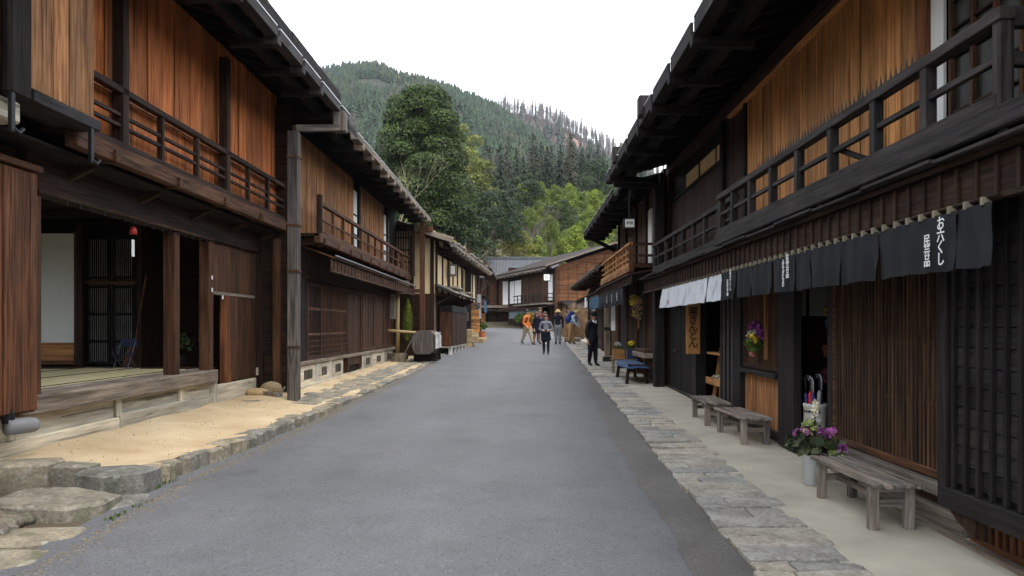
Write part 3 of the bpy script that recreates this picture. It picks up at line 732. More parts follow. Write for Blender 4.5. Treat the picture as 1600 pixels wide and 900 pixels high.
# things standing in the dim entrance
br = thing("broom", "long broom leaning in the dim entrance beside the latticed doors", "broom", (-6.95, 14.3, 1.0))
m = MB(); m.tube([(-6.85, 14.5, 2.7), (-6.95, 14.3, 1.5)], .018, 6); m.build("handle", br, mat=W('rust', 'z')); m = MB(); m.tube([(-6.95, 14.3, 1.5), (-6.98, 14.25, 1.3), (-7.0, 14.2, 1.02)], [.03, .09, .14], 8); m.build("bristles", br, mat=W('brown', 'z'))
st = thing("folding_chair", "blue folding chair in the dim entrance of the open inn", "chair", (-6.7, 13.4, 1.05))
bc_ = flat("blue_vinyl", (.012, .018, .05), .6); m = MB()
for x in (-6.85, -6.5): m.tube([(x, 13.15, 1.05), (x, 13.6, 1.85)], .013, 6); m.tube([(x, 13.6, 1.05), (x, 13.1, 1.48)], .013, 6)
m.build("chair_frame", st, mat=flat("dull_tube", (.08, .09, .12), .5, .4)); box("seat", st, -6.88, -6.47, 13.1, 13.5, 1.42, 1.45, bc_, .008); st.scale = (.68, .68, .62); box("backrest", st, -6.88, -6.47, 13.55, 13.58, 1.62, 1.85, bc_, .006)
# ================================================================== 2. second house: railing, latticed window
h2 = thing("wooden_house", "long two-storey timber house with railing gallery and latticed window behind the boxed downpipe", "house", (-7.5, 22.5, .5))
X2 = -4.6
box("wall", h2, X2 - .05, X2 - .11, 15.95, 29.6, .45, 3.5, 'dark', .01); box("wall", h2, -11, X2 - .08, 15.95, 16.05, .45, 6.2, 'umber', .01)
box("wall", h2, -11.1, -11, 15.95, 29.6, .4, 6.2, 'dark', .01); box("wall", h2, -11, X2 - .1, 29.5, 29.6, .4, 6.2, 'umber', .01)
for i in range(3): box("side_post", h2, -5.3 + i * .33, -5.16 + i * .33, 15.84, 15.96, .45, 3.5, 'brown' if i else 'umber', .006)
for z in (1.3, 1.75, 2.3): box("side_rail", h2, -5.5, -5.2, 15.88, 15.93, z, z + .08, 'brown', .004)
for k in range(4): box("side_board", h2, -5.62, -5.2, 15.92, 15.945, .75 + k * .6, 1.33 + k * .6, 'umber', .004)
# lower front
box("sill_beam", h2, X2 + .06, X2 - .08, 16.0, 29.4, .93, 1.02, 'grey', .01)
lw = frame("lattice_window", h2, X2 + .05, 16.9, 20.75, 1.02, 2.72, .09, .08, 'brown', 1)
slats(lw, X2 + .03, 16.98, 18.0, 1.08, 2.66, 13, .032, .04, 'umber', 1); slats(lw, X2 + .03, 18.1, 20.66, 1.08, 2.66, 30, .034, .04, 'brown', 1)
box("mullion", lw, X2 + .055, X2 - .01, 18.0, 18.09, 1.08, 2.66, 'brown', .004)
for z in (1.18, 1.30, 1.42, 1.54, 2.1): box("cross_bar", lw, X2 + .037, X2 + .02, 16.98, 20.66, z, z + .022, 'brown', .003)
for z in (2.12, 1.56): box("cross_rail", lw, X2 + .045, X2 + .0, 16.98, 20.66, z, z + .045, 'rust', .003)
slats(h2, X2 + .04, 16.0, 16.85, 1.02, 2.75, 9, .035, .03, 'slate', 1, "side_slat")
dr = box("door", h2, X2 + .0, X2 - .04, 20.95, 22.5, .70, 2.62, 'brown', .006)
boards(dr, X2 + .02, 21.0, 22.45, .72, 2.6, .26, 'brown', 1, .02); box("door_frame", dr, X2 + .05, X2 - .05, 20.82, 20.94, .58, 2.75, 'brown', .006); box("door_frame", dr, X2 + .05, X2 - .05, 22.52, 22.64, .58, 2.75, 'brown', .006); box("door_head", dr, X2 + .048, X2 - .05, 20.94, 22.52, 2.63, 2.74, 'brown', .006)
wp = frame("board_panel", h2, X2 + .05, 22.75, 28.1, 1.04, 2.74, .1, .09, 'brown', 1)
boards(wp, X2 + .02, 22.85, 28.0, 1.1, 2.7, .3, 'brown', 1, .02, .3)
for y in (24.5, 26.2): box("panel_stile", wp, X2 + .04, X2, y, y + .08, 1.14, 2.64, 'umber', .004)
box("transom", h2, X2 + .03, X2 - .04, 16.0, 29.4, 2.76, 2.84, 'umber', .006); boards(h2, X2 + .0, 16, 29.4, 2.85, 3.4, .4, 'umber', 1)
# vented foundation
for i, (a, b) in enumerate(((16.0, 17.7), (17.7, 18.9), (18.9, 20.4), (22.7, 24.3), (24.3, 26.2), (26.2, 28.2))):
    box("foundation_panel", h2, X2 + .02, X2 - .03, a + .12, b - .01, .50, .92, 'pale', .006); box("foundation_post", h2, X2 + .05, X2 - .03, a - .01, a + .11, .45, .925, 'white' if i else 'pale', .006)
    v = box("vent", h2, X2 + .024, X2 + .0, lerp(a, b, .42), lerp(a, b, .82), .62, .82, VOID, .004)
    for q in range(5): y = lerp(lerp(a, b, .42), lerp(a, b, .82), (q + .5) / 5); box("vent_bar", v, X2 + .03, X2 + .02, y - .012, y + .012, .62, .82, 'grey', .002)
box("foundation_sill", h2, X2 + .07, X2 - .05, 16.0, 28.3, .40, .515, 'pale', .012)
# little roof, gallery
hisashi(h2, 1, -3.95, X2, 16.5, 29.3, 3.16, 3.42, 'brown', 36, .24)
m = MB()
for i in range(70): y = 16.6 + i * .18; m.tube([(-3.86, y - .07, 3.22), (-3.86, y + .07, 3.22)], .022, 6)
m.build("tile_ends", h2, mat=flat("grey_tile", (.16, .165, .17), .7, var=.3))
box("gallery_floor", h2, X2 - .1, -4.14, 16.2, 29.5, 3.60, 3.66, 'umber', .005); box("gallery_beam", h2, -4.10, -4.24, 16.2, 29.6, 3.46, 3.66, 'brown', .012)
for i in range(11): y = 16.5 + i * 1.27; box("gallery_joist", h2, -4.06, -4.7, y - .05, y + .05, 3.44, 3.585, 'brown', .01)
railing(h2, -4.18, 16.55, 29.5, 3.665, 4.34, [17.6 + i * 1.02 for i in range(12)], (3.98,), 'rust', 1, .07)
box("railing_post", h2, -4.13, -4.23, 16.4, 16.52, 3.4, 4.48, 'umber', .006)
box("wall", h2, X2 - .06, X2 - .14, 16.0, 29.6, 3.66, 6.2, 'dark', .005)
boards(h2, X2 + .02, 16.05, 21.65, 3.66, 5.75, .42, 'buff', 1, .02, .3, .03); boards(h2, X2 + .02, 22.5, 26.4, 3.66, 5.75, .36, 'buff', 1, .02, .3, .03)
m = MB(); pg_ = [(-3.75, 5.75), (-3.75, 6.20), (-8.6, 7.66), (-12.0, 6.66), (-12.0, 5.75)]; m.add([(a, 16.10, b) for a, b in pg_] + [(a, 16.18, b) for a, b in pg_], [[4, 3, 2, 1, 0], [5, 6, 7, 8, 9]] + [[i, (i + 1) % 5, 5 + (i + 1) % 5, 5 + i] for i in range(5)]); m.build("gable_wall", h, mat=W('dark', 'x'))
for (a, b) in ((21.75, 22.2), (26.55, 26.95), (27.2, 27.5)):
    sc_ = box("paper_screen", h2, X2 + .0, X2 - .03, a, b, 3.70, 5.5, PAPER, .003)
    for z in (4.25, 4.8): box("screen_bar", sc_, X2 + .012, X2 - .01, a, b, z, z + .05, 'dark', .003)
box("post", h2, X2 + .05, X2 - .05, 22.22, 22.48, 3.66, 5.8, 'dark', .006); box("post", h2, X2 + .05, X2 - .05, 26.97, 27.18, 3.66, 5.8, 'dark', .006)
lw = box("end_lattice", h2, -4.78, -4.06, 29.34, 29.40, 3.66, 3.76, 'umber', .004)
box("lattice_rail", lw, -4.78, -4.06, 29.34, 29.40, 5.42, 5.52, 'umber', .004)
for i in range(8): x = -4.74 + i * .092; box("slat", lw, x - .018, x + .018, 29.35, 29.39, 3.76, 5.42, 'dark', .003)
for z in (4.1, 4.55, 5.0): box("cross_bar", lw, -4.78, -4.06, 29.33, 29.36, z, z + .05, 'dark', .003)
box("end_post", lw, -4.06, -3.95, 29.32, 29.42, 3.6, 5.5, 'umber', .004)
eave(h2, 1, -3.46, 5.62, X2, -7.6, -11.6, 16.35, 29.7, .28, 'dark', [17.0 + i * 1.05 for i in range(12)], .26, .5, gfam='grey', shingle='slate', gut=.13)
m = MB()
for i in range(150):
    y = rnd.uniform(16.4, 29.6); q = rnd.uniform(.05, 1.2); m.blob((-3.6 - q, y, 5.96 + q * .28), (rnd.uniform(.05, .11), rnd.uniform(.06, .14), rnd.uniform(.03, .07)), 7, 5, .15)
tag(m.build("roof_stones", h2, mat=ROCK), kind='stuff')
box("corner_post", h2, -3.78, -3.60, 29.42, 29.6, .55, 5.6, 'brown', .01); box("corner_bracket", h2, -3.74, -3.3, 29.45, 29.57, 5.28, 5.46, 'brown', .01)
box("corner_tie", h2, -3.7, X2, 29.46, 29.56, 3.0, 3.14, 'brown', .01)
# front yard of the second house: water spout, shrub, box, trough
sh = thing("conifer_shrub", "slim yellow-green conifer shrub beside the reddish corner post", "shrub", (-4.05, 28.2, .55))
wb = thing("water_basin", "bamboo water spout with hanging wooden box and stone basin in front of the boarded panel", "water basin", (-4.25, 27.2, .55))
m = MB(); m.tube([(-4.45, 26.4, 1.62), (-3.25, 27.3, 1.50)], .05, 9); m.build("bamboo_spout", wb, mat=flat("dry_bamboo", (.32, .22, .09), .5, var=.2), smooth=True)
m = MB(); m.tube([(-4.25, 27.2, .55), (-4.25, 27.2, 3.0)], .07, 9); m.build("bamboo_pole", wb, mat=flat("dry_bamboo", (1, 1, 1)), smooth=True)
m = MB(); m.lathe((-4.2, 27.15, .52), [(.001, 0), (.26, 0), (.30, .32), (.24, .32), (.2, .1), (.001, .1)], 10); m.build("basin", wb, mat=ROCK)
box("hanging_box", wb, -4.46, -4.30, 26.9, 27.12, 2.0, 2.85, 'bench', .008); box("pole_cap", wb, -4.5, -3.95, 27.1, 27.3, 2.98, 3.08, 'grey', .01)
tag(bar("leaning_stick", None, (-4.1, 27.0, .6), (-3.72, 27.6, 1.45), .035, .035, 'grey'), "thin grey stick leaning beside the stone water basin", "stick")
tr = thing("timber_trough", "weathered eight-sided timber block with white flank resting on dark skids beside the road", "timber block", (-3.33, 27.5, .6))
prof = [(-.40, .18), (-.40, -.14), (-.28, -.40), (.20, -.40), (.38, -.24), (.38, .22), (.24, .38), (-.24, .38)]
def prism(mb, c, pr, y0, y1):
    k = len(pr); v = [(c[0] + a, y0, c[1] + b) for a, b in pr] + [(c[0] + a, y1, c[1] + b) for a, b in pr]
    return mb.add(v, [list(range(k)), [2 * k - 1 - i for i in range(k)]] + [[(i + 1) % k, i, k + i, k + (i + 1) % k] for i in range(k)])
m = MB(); prism(m, (-3.38, 1.22), prof, 26.6, 28.3); m.build("block", tr, mat=W('postgrey', 'y'))
m = MB(); prism(m, (-3.38, 1.22), [(a * 1.0, b * 1.0) for a, b in prof], 26.56, 26.6); m.build("end_grain", tr, mat=W('postgrey', 'z'))
for k in range(3):
    box("white_plank", tr, -2.985, -2.96, 26.62 + k * .56, 27.16 + k * .56, 1.0, 1.44, 'white', .004); bar("white_bevel", tr, (-2.99, 26.62 + k * .56, 1.50), (-2.99, 27.16 + k * .56, 1.50), .02, .10, 'white', .004)
for y in (26.9, 28.0): box("skid", tr, -3.75, -2.95, y - .08, y + .08, .58, .815, 'dark', .015)
tr.location.x += .1
# ================================================================== 3. shop on the paved side with the black curtain
h3 = thing("wooden_shop", "dark timber shop with amber upper boards, balcony and long slatted window", "shop", (6, 11, .2))
XR = 3.36
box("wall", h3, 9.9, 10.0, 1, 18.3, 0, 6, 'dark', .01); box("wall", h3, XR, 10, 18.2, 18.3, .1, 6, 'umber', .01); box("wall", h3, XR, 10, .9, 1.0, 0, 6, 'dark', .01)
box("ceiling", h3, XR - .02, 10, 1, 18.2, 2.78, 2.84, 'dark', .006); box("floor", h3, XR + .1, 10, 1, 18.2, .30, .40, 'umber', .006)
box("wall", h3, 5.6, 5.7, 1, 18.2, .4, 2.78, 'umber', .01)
# ground sill of logs and stones
box("sill_log", h3, XR - .06, XR + .14, 5.95, 8.5, .13, .33, 'grey', .03); box("foundation", h3, XR + .02, XR + .2, 2, 18.2, -.05, .40, CONC, .01)
box("sill_log", h3, XR - .03, XR + .12, 8.5, 18.2, .18, .36, 'slate', .02)
box("ground_beam", h3, XR - .16, XR - .06, 3.2, 7.6, .06, .18, 'grey', .02)
# near shutter case: battens over lapped boards
sc_ = box("shutter_case", h3, 3.10, 3.34, 2.6, 5.72, .56, 2.75, 'black', .01)
hboards(sc_, 3.085, 2.62, 5.66, .64, 2.7, .138, 'slate', -1, .016, lap=.3)
for i in range(20): y = 5.63 - i * .152; box("batten", sc_, 3.05, 3.085, y - .017, y + .017, .60, 2.72, 'black', .004)
box("case_rail", sc_, 3.03, 3.10, 2.6, 5.74, .45, .60, 'black', .006); box("case_stile", sc_, 3.035, 3.12, 5.70, 5.80, .46, 2.75, 'black', .006)
for y in (5.45,): 
    m = MB(); m.add([(3.06, 5.34, .455), (3.06, 5.70, .455), (3.06, 5.58, .38), (3.06, 5.36, .31), (3.13, 5.34, .455), (3.13, 5.70, .455), (3.13, 5.58, .38), (3.13, 5.36, .31)], [[0, 1, 2, 3], [7, 6, 5, 4], [0, 4, 5, 1], [1, 5, 6, 2], [2, 6, 7, 3], [3, 7, 4, 0]]); m.build("case_bracket", sc_, mat=W('umber', 'z'))
vg = box("vent_grille", h3, XR + .005, XR + .03, 3.0, 5.9, .13, .46, VOID, .004)
for z in (.40, .15): box("grille_rail", vg, XR - .03, XR + .02, 3.0, 5.9, z, z + .05, 'rust', .004)
for i in range(33): y = 5.85 - i * .087; box("grille_bar", vg, XR - .022, XR + .004, y - .018, y + .018, .2, .40, 'rust', .003)
# slatted window
lw = frame("slatted_window", h3, XR - .05, 5.82, 8.46, .53, 2.72, .07, .1, 'brown', -1)
slats(lw, XR - .04, 5.9, 8.40, .59, 2.66, 36, .034, .035, 'slatwood', -1)
for z in (1.10, 1.60, 2.2): box("tie_rail", lw, XR - .03, XR - .004, 5.9, 8.4, z, z + .035, 'brown', .003)
box("window_back", lw, XR + .03, XR + .05, 5.85, 8.44, .55, 2.7, 'umber', .003)
box("window_sill", h3, XR - .12, XR + .05, 5.8, 8.5, .42, .52, 'grey', .012); box("window_beam", h3, XR - .04, XR + .08, 5.8, 8.5, .34, .42, 'brown', .008)
for y in (6.05, 7.2): box("stub_post", h3, XR - .05, XR + .07, y - .08, y + .08, .15, .345, 'rust', .006)
# doorway and its posts
box("post", h3, XR - .05, XR + .04, 8.46, 8.60, .30, 2.76, 'black', .008); box("post", h3, XR - .12, XR - .02, 9.46, 10.05, .26, 2.76, 'black', .01)
box("door_step", h3, XR - .05, XR + .3, 8.62, 9.46, .16, .30, CONC, .012)
# window panel with slats above and boards below
wp = frame("window_panel", h3, XR - .05, 10.2, 11.85, 1.15, 2.62, .06, .08, 'brown', -1)
slats(wp, XR - .03, 10.28, 11.78, 1.2, 2.58, 22, .04, .03, 'brown', -1); box("panel_back", wp, XR + .02, XR + .04, 10.22, 11.82, 1.17, 2.6, 'umber', .003)
box("panel_pole", wp, XR - .075, XR - .035, 10.72, 10.77, 1.3, 2.4, 'buff', .004)
box("window_ledge", h3, XR - .13, XR + .05, 10.15, 11.92, 1.08, 1.14, 'slate', .006)
boards(h3, XR - .03, 10.2, 11.85, .38, 1.06, .14, 'buff', -1, .02); box("base_rail", h3, XR - .05, XR + .03, 10.1, 11.9, .30, .375, 'slate', .008)
box("post", h3, XR - .09, XR + .08, 11.9, 12.25, .28, 2.76, 'black', .008)
for y in (12.5, 12.75, 13.0):
    m = MB(); m.tube([(XR - .04, y, .3), (XR - .04, y, 2.7)], .028, 8)
    for z in np.arange(.5, 2.7, .33): m.tube([(XR - .04, y, z), (XR - .04, y, z + .02)], .036, 8)
    m.build("bamboo_bar", h3, mat=flat("smoked_bamboo", (.05, .045, .045), .5))
box("wall", h3, XR + .03, XR + .06, 12.25, 13.1, .3, 2.7, 'black', .004)
# display opening and dark boards
box("post", h3, XR - .06, XR + .08, 13.1, 13.22, .3, 2.76, 'black', .006); box("post", h3, XR - .12, XR + .08, 14.78, 15.15, .28, 2.76, 'black', .008)
boards(h3, XR - .02, 15.2, 17.9, .42, 2.74, .3, 'dark', -1, .03, .2); box("base_rail", h3, XR - .05, XR + .03, 15.15, 18.2, .30, .41, 'slate', .008)
box("door_bar", h3, XR - .06, XR - .03, 16.9, 17.5, 1.2, 1.26, 'slate', .004)
box("corner_post", h3, 3.02, 3.25, 18.02, 18.30, .36, 5.0, 'black', .012); tag(box("post_foot", h3, 2.98, 3.3, 17.98, 18.34, .30, .37, CONC, .01))
# pent roof with fascia, stepped roof boards
hisashi(h3, -1, 2.78, XR + .02, 4.1, 18.0, 2.76, 2.84, 'umber', 66, .235)
for i in range(13): y = 4.1 + i * 1.07; box("roof_board", h3, 2.66 - (i % 2) * .012, XR, y, y + 1.05, 2.80 + (i % 2) * .012, 2.825 + (i % 2) * .012, 'slate', .004)
for i in range(8): y = 4.6 + i * 1.75; m = MB(); m.tube([(2.9, y, 2.82), (2.9, y, 2.95)], .012, 6); m.build("iron_stay", h3, mat=IRON)
# balcony, nearer part and set-back further part
box("balcony_floor", h3, 2.78, XR + .1, 4.3, 11.1, 2.93, 2.985, 'dark', .004); box("balcony_beam", h3, 2.70, 2.84, 4.25, 11.15, 2.87, 3.01, 'slate', .012)
for i in range(8): y = 4.5 + i * .92; box("balcony_joist", h3, 2.72, XR + .1, y - .05, y + .05, 2.845, 2.925, 'dark', .008)
PB = [5.41, 6.2, 7.07, 7.92, 8.75, 9.56, 10.35]
railing(h3, 2.77, 4.6, 11.05, 3.015, 3.58, PB, (3.30,), 'slate', -1, .085, .075)
for y in (4.58, 11.03): box("railing_post", h3, 2.735, 2.82, y - .04, y + .04, 3.0, 3.57, 'slate', .006)
for z, k in ((3.545, .07), (3.30, .05)): box("railing_return", h3, 2.80, XR + .1, 4.55, 4.62, z - k, z + k * .6, 'slate', .006)
bar("railing_brace", h3, (2.80, 6.98, 3.30), (2.82, 6.34, 3.06), .025, .05, 'dark')
m = MB(); y = 5.55
while y < 9.4:
    m.add([(2.765, y - .024, 3.575), (2.765, y + .024, 3.575), (2.775, y + .022, 3.575), (2.775, y - .022, 3.575), (2.77, y, 3.69)], [[0, 1, 4], [1, 2, 4], [2, 3, 4], [3, 0, 4], [3, 2, 1, 0]]); y += .082
tag(m.build("bird_spikes", h3, mat=flat("dull_spike", (.03, .022, .016), .7)), kind='stuff')
box("balcony_floor", h3, 3.02, XR + .1, 11.15, 18.0, 2.93, 2.985, 'dark', .004); box("balcony_beam", h3, 2.95, 3.08, 11.17, 18.0, 2.86, 3.0, 'slate', .012)
railing(h3, 3.01, 11.2, 17.95, 3.005, 3.60, [12.1 + i * .88 for i in range(7)], (3.30,), 'slate', -1, .075, .07)
# upper wall
box("wall", h3, XR + .14, XR + .2, 1, 18.2, 2.9, 5.6, 'dark', .005)
boards(h3, XR + .06, 6.84, 12.05, 2.99, 5.15, .32, 'amber', -1, .022, .3, .026, pj=.01); box("board_stop", h3, XR + .02, XR + .12, 6.72, 6.83, 2.99, 5.2, 'rust', .005); box("board_stop", h3, XR + .03, XR + .12, 12.06, 12.2, 2.99, 5.2, 'dark', .005)
sc_ = box("paper_screen", h3, XR + .09, XR + .12, 6.50, 6.70, 3.25, 5.1, PAPER, .003); box("screen_dado", sc_, XR + .088, XR + .12, 6.42, 6.70, 3.0, 3.245, 'amber', .003)
gw = box("glazed_lattice", h3, XR + .09, XR + .11, 1.5, 6.36, 3.0, 5.2, GLASS, .003)
for i in range(16): y = 6.33 - i * .30; box("glazing_bar", gw, XR + .05, XR + .088, y - .018, y + .018, 3.0, 5.2, 'brown', .003)
for z in (3.0, 3.22, 3.44, 3.66, 3.88, 4.1, 4.32, 4.54, 4.76): box("glazing_rail", gw, XR + .062, XR + .086, 1.5, 6.36, z, z + .022, 'umber', .003)
boards(h3, XR + .08, 12.2, 13.3, 2.99, 5.2, .35, 'umber', -1, .02); box("post", h3, XR + .0, XR + .14, 13.3, 13.5, 2.99, 5.2, 'dark', .006)
boards(h3, XR + .06, 13.5, 18.1, 2.99, 4.55, .34, 'umber', -1, .02)
for (a, b) in ((13.6, 14.0), (14.15, 15.3), (15.5, 16.6)): box("plaster_transom", h3, XR + .08, XR + .1, a, b, 4.62, 4.92, PLAST, .004)
box("wall_rail", h3, XR + .03, XR + .11, 13.5, 18.1, 4.55, 4.61, 'dark', .004); box("wall_plate", h3, XR - .05, XR + .1, 1, 18.2, 5.2, 5.36, 'umber', .01)
box("wall_strip", h3, XR - .0, XR + .1, 6, 13, 5.15, 5.195, 'amber', .004)
eave(h3, -1, 2.02, 5.03, XR, 6.6, 10.4, 1.0, 18.4, .27, 'dark', [2.0, 3.4, 4.8, 6.2, 7.6, 9.0, 10.4, 11.8, 13.2, 14.6, 16.0, 17.4], .10, 1.3, gut=.2, gfam='dark')
for y in (12.7, 16.3): box("gutter_block", h3, 1.86, 2.14, y - .12, y + .12, 5.10, 5.42, 'slate', .015)
bar("corner_bracket", h3, (3.1, 18.1, 4.95), (2.1, 18.1, 5.0), .12, .14, 'black')
# ------------------------------------------------------------------ shop curtains
def noren(label, x, y0, y1, zt, hh, n, mat, texts=(), straps=True, group=None, amp=.02, flare=0.0, pleats=1.1):
    nr = thing("shop_curtain", label, "shop curtain", (x, (y0 + y1) / 2, zt), group)
    m = MB(); m.tube([(x + .02, y0 - .03, zt + .035), (x + .02, y1 + .03, zt + .035)], .010, 6); m.build("rod", nr, mat=W('umber', 'y'))
    wd = (y1 - y0) / n
    for i in range(n):
        a, b = y0 + i * wd - .004, y0 + (i + 1) * wd + .001; vs, fs = [], []; ph = rnd.uniform(0, 6); sk = rnd.uniform(-.004, .004); k = rnd.uniform(.6, 1.4); bl = rnd.uniform(-.006, .010)
        U, V = (10, 7) if pleats < 2 else (18, 7)
        for v in range(V + 1):
            for u in range(U + 1):
                s, t = u / U, v / V; s = s + .007 * (.5 - s) * max(0, t - .35) * 2
                dx = amp * k * (.12 + t) * math.sin(s * 6.28 * pleats + ph) + bl * t * t + .006 * math.sin(s * 17 + ph * 2) * (1 - t) + .004 * math.sin(s * 9 + t * 7 + ph)
                vs.append((x - flare * t - dx, lerp(a, b, s) + sk * t + .006 * math.sin(t * 5 + ph), zt - hh * t - .006 * math.sin(s * 3.1 + ph) * t))
        for v in range(V):
            for u in range(U): q = v * (U + 1) + u; fs.append([q, q + 1, q + U + 2, q + U + 1])
        m = MB(); m.add(vs, fs); pn = m.build("curtain_panel", nr, smooth=True, mat=mat)
        for (ti, body, size, dy, dz, ink) in texts:
            if ti == i: lettering(pn, body, size, (x - amp * 1.5 - .012 - flare * .5, (a + b) / 2 + dy, zt - hh / 2 + dz), FACE_W, ink, bold=.012, spacing=.80)
        if straps:
            box("strap", nr, x - .012, x + .045, a + wd * .25, a + wd * .25 + .03, zt - .012, zt + .038, PALECL, .003)
            if wd > .3: box("strap", nr, x - .012, x + .045, a + wd * .75, a + wd * .75 + .03, zt - .012, zt + .038, PALECL, .003)
    return nr
PALECL = flat("undyed_cotton", (.20, .175, .12), .9)
V_ = lambda s: "\n".join(s)
noren("long black shop curtain with white brush lettering hung under the dark shop's pent roof", 2.72, 4.58, 10.8, 2.475, .37, 17, BLACKCL,
      [(1, V_("お六くし"), .095, -.05, .0, INK), (1, V_("民芸品"), .085, .12, -.045, INK),
       (9, V_("民芸品"), .095, -.05, .06, INK), (9, V_("みやげもの"), .07, .08, -.0, INK), (15, V_("お六くし"), .085, -.06, .05, INK), (15, V_("民芸品"), .085, .08, -.04, INK)])
wn = noren("pale blue-white shop curtain hanging over the dark doorway near the tall corner post", 2.76, 10.95, 15.6, 2.475, .37, 12, BLUECL, [(9, "栗", .09, 0, -.10, REDINK)], amp=.022, flare=.04, pleats=2.2)
for i in (0, 2, 4, 6, 8):
    lettering(wn, V_("栗きん"), .07, (2.715, 11.15 + i * .45, 2.33), FACE_W, flat("faint_ink", (.62, .66, .72), .9, var=.05), spacing=.8)
# ------------------------------------------------------------------ signs
sg = thing("wooden_sign", "tall orange wooden sign with black brush characters beside the display opening", "sign", (3.17, 14.7, 1.2))
box("sign_board", sg, 3.04, 3.30, 14.66, 14.70, 1.24, 2.20, 'signwood', .006)
lettering(sg, V_("栗きんとん"), .185, (3.165, 14.652, 1.72), FACE_S, BLACKINK, bold=.018, spacing=.80)
lg = thing("lantern_sign", "small white box lantern with faint lettering under the eave corner of the dark shop", "lantern", (2.5, 17.9, 3.9))
box("lantern_case", lg, 2.32, 2.58, 18.00, 18.14, 3.98, 4.20, IRON, .006); box("lantern_pane", lg, 2.345, 2.555, 17.992, 18.002, 4.0, 4.18, PAPER, .002)
lettering(lg, "御宿", .075, (2.45, 17.986, 4.09), FACE_S, flat("faded_ink", (.25, .2, .14), .8), bold=.02); m = MB(); m.tube([(2.45, 18.07, 4.2), (2.45, 18.07, 4.9)], .012, 6); m.build("hanger", lg, mat=IRON)
# ------------------------------------------------------------------ benches
def bench(label, x0, x1, y0, y1, ht, n, fam, leg=.075, rot=0, splay=0, group="slatted wooden benches outside the shop"):
    cx, cy = (x0 + x1) / 2, (y0 + y1) / 2; g = gz(cy) + .055
    b = thing("bench", label, "bench", (cx, cy, g), group); z = g + ht; wd = (x1 - x0) / n
    for i in range(n):
        e = rnd.uniform(-.012, .012); dz = rnd.uniform(-.003, .003)
        box("seat_slat", b, x0 + i * wd + .010, x0 + (i + 1) * wd - .010, y0 + e, y1 + e, z - .035 + dz, z + dz, fam, .005)
    for y in (y0 + .16, y1 - .16):
        for x in (x0 + .06, x1 - .06):
            q = splay if x > cx else -splay
            bar("leg", b, (x + q, y + (splay if y > cy else -splay), gz(y) + .035), (x, y, z - .036), leg, leg, fam)
        box("cross_rail", b, x0 + .06, x1 - .06, y - .022, y + .022, z - .20, z - .14, fam, .005); box("seat_bearer", b, x0 + .02, x1 - .02, y - .03, y + .03, z - .085, z - .037, fam, .005)
    box("stretcher", b, cx - .02, cx + .02, y0 + .16, y1 - .16, z - .19, z - .15, fam, .005)
    b.rotation_euler = (0, 0, rot); return b
bench("nearest grey slatted bench beside the white flower bucket, under the long slatted window", 2.70, 3.10, 6.08, 7.46, .36, 5, 'bench')
bench("grey slatted bench standing in front of the orange-boarded window panel", 2.78, 3.19, 10.05, 11.45, .34, 6, 'bench', rot=.03)
bench("grey slatted bench in front of the display opening, furthest of the bare slatted ones", 2.74, 3.13, 11.75, 13.05, .34, 6, 'bench', rot=-.03)
bb = bench("low dark bench covered with a blue patterned cloth, beyond the tall corner post", 2.50, 2.98, 18.8, 20.9, .44, 3, 'umber', .065, 0, .06, group=None)
def cloth_mat():
    m, t, p = nodes("indigo_print"); v = coords(t, False)
    vo = N(t, "ShaderNodeTexVoronoi", Scale=9, Randomness=.25); t.links.new(v, vo.inputs["Vector"])
    c = ramp(t, vo.outputs["Distance"], [(.18, (.50, .56, .62)), (.30, (.025, .06, .14))]); t.links.new(c, p.inputs["Base Color"]); p.inputs["Roughness"].default_value = .9; return m
g = gz(19.85) + .055 + .44
m = MB(); vs, fs = [], []
U, V = 8, 22
for j in range(V + 1):
    for i in range(U + 1):
        s = i / U * 2 - 1; t = j / V * 2 - 1; ed = max(abs(s), abs(t)); zz = g + .012 - (.10 + .015 * math.sin(j * 1.9 + i)) * max(0, (ed - .86) / .14)
        vs.append((2.74 + .29 * s, 19.85 + 1.12 * t, zz + .004 * math.sin(i * 2 + j)))
for j in range(V):
    for i in range(U): q = j * (U + 1) + i; fs.append([q, q + 1, q + U + 2, q + U + 1])
m.add(vs, fs); tag(m.build("bench_cloth", None, mat=cloth_mat(), smooth=True), "blue and white patterned cloth spread over the low bench beyond the tall corner post", "cloth")
# ------------------------------------------------------------------ umbrella stand in the doorway
us = thing("umbrella_stand", "pale pierced ceramic umbrella stand in the dark shop doorway", "umbrella stand", (3.44, 9.30, .3))
m = MB(); m.lathe((3.44, 9.30, .30), [(.001, 0), (.12, 0), (.13, .03), (.13, .50), (.138, .51), (.138, .55), (.118, .55), (.115, .05), (.001, .05)], 20); m.build("jar", us, mat=flat("grey_glaze", (.50, .48, .44), .4, var=.1), smooth=True)
for i in range(12):
    a = math.pi + (i - 5.5) * .28; p = Vector((3.44 + .132 * math.cos(a), 9.30 + .132 * math.sin(a), .72)); tn = Vector((-math.sin(a), math.cos(a), 0)); nn = Vector((math.cos(a), math.sin(a), 0)) * .003
    for (zc, dw) in ((.76, .02), (.60 if i % 2 else .5, .022)):
        q = Vector((p.x, p.y, zc)); m = MB(); m.add([q - tn * dw + nn + Vector((0, 0, .012)), q + tn * dw + nn + Vector((0, 0, .012)), q + nn - Vector((0, 0, .022))], [[0, 1, 2]]); m.build("cut_out", us, mat=VOID)
UC = {'navy': (.015, .02, .13), 'red': (.45, .01, .03), 'clear': (.25, .27, .3), 'ink': (.02, .02, .03), 'violet': (.05, .03, .2)}
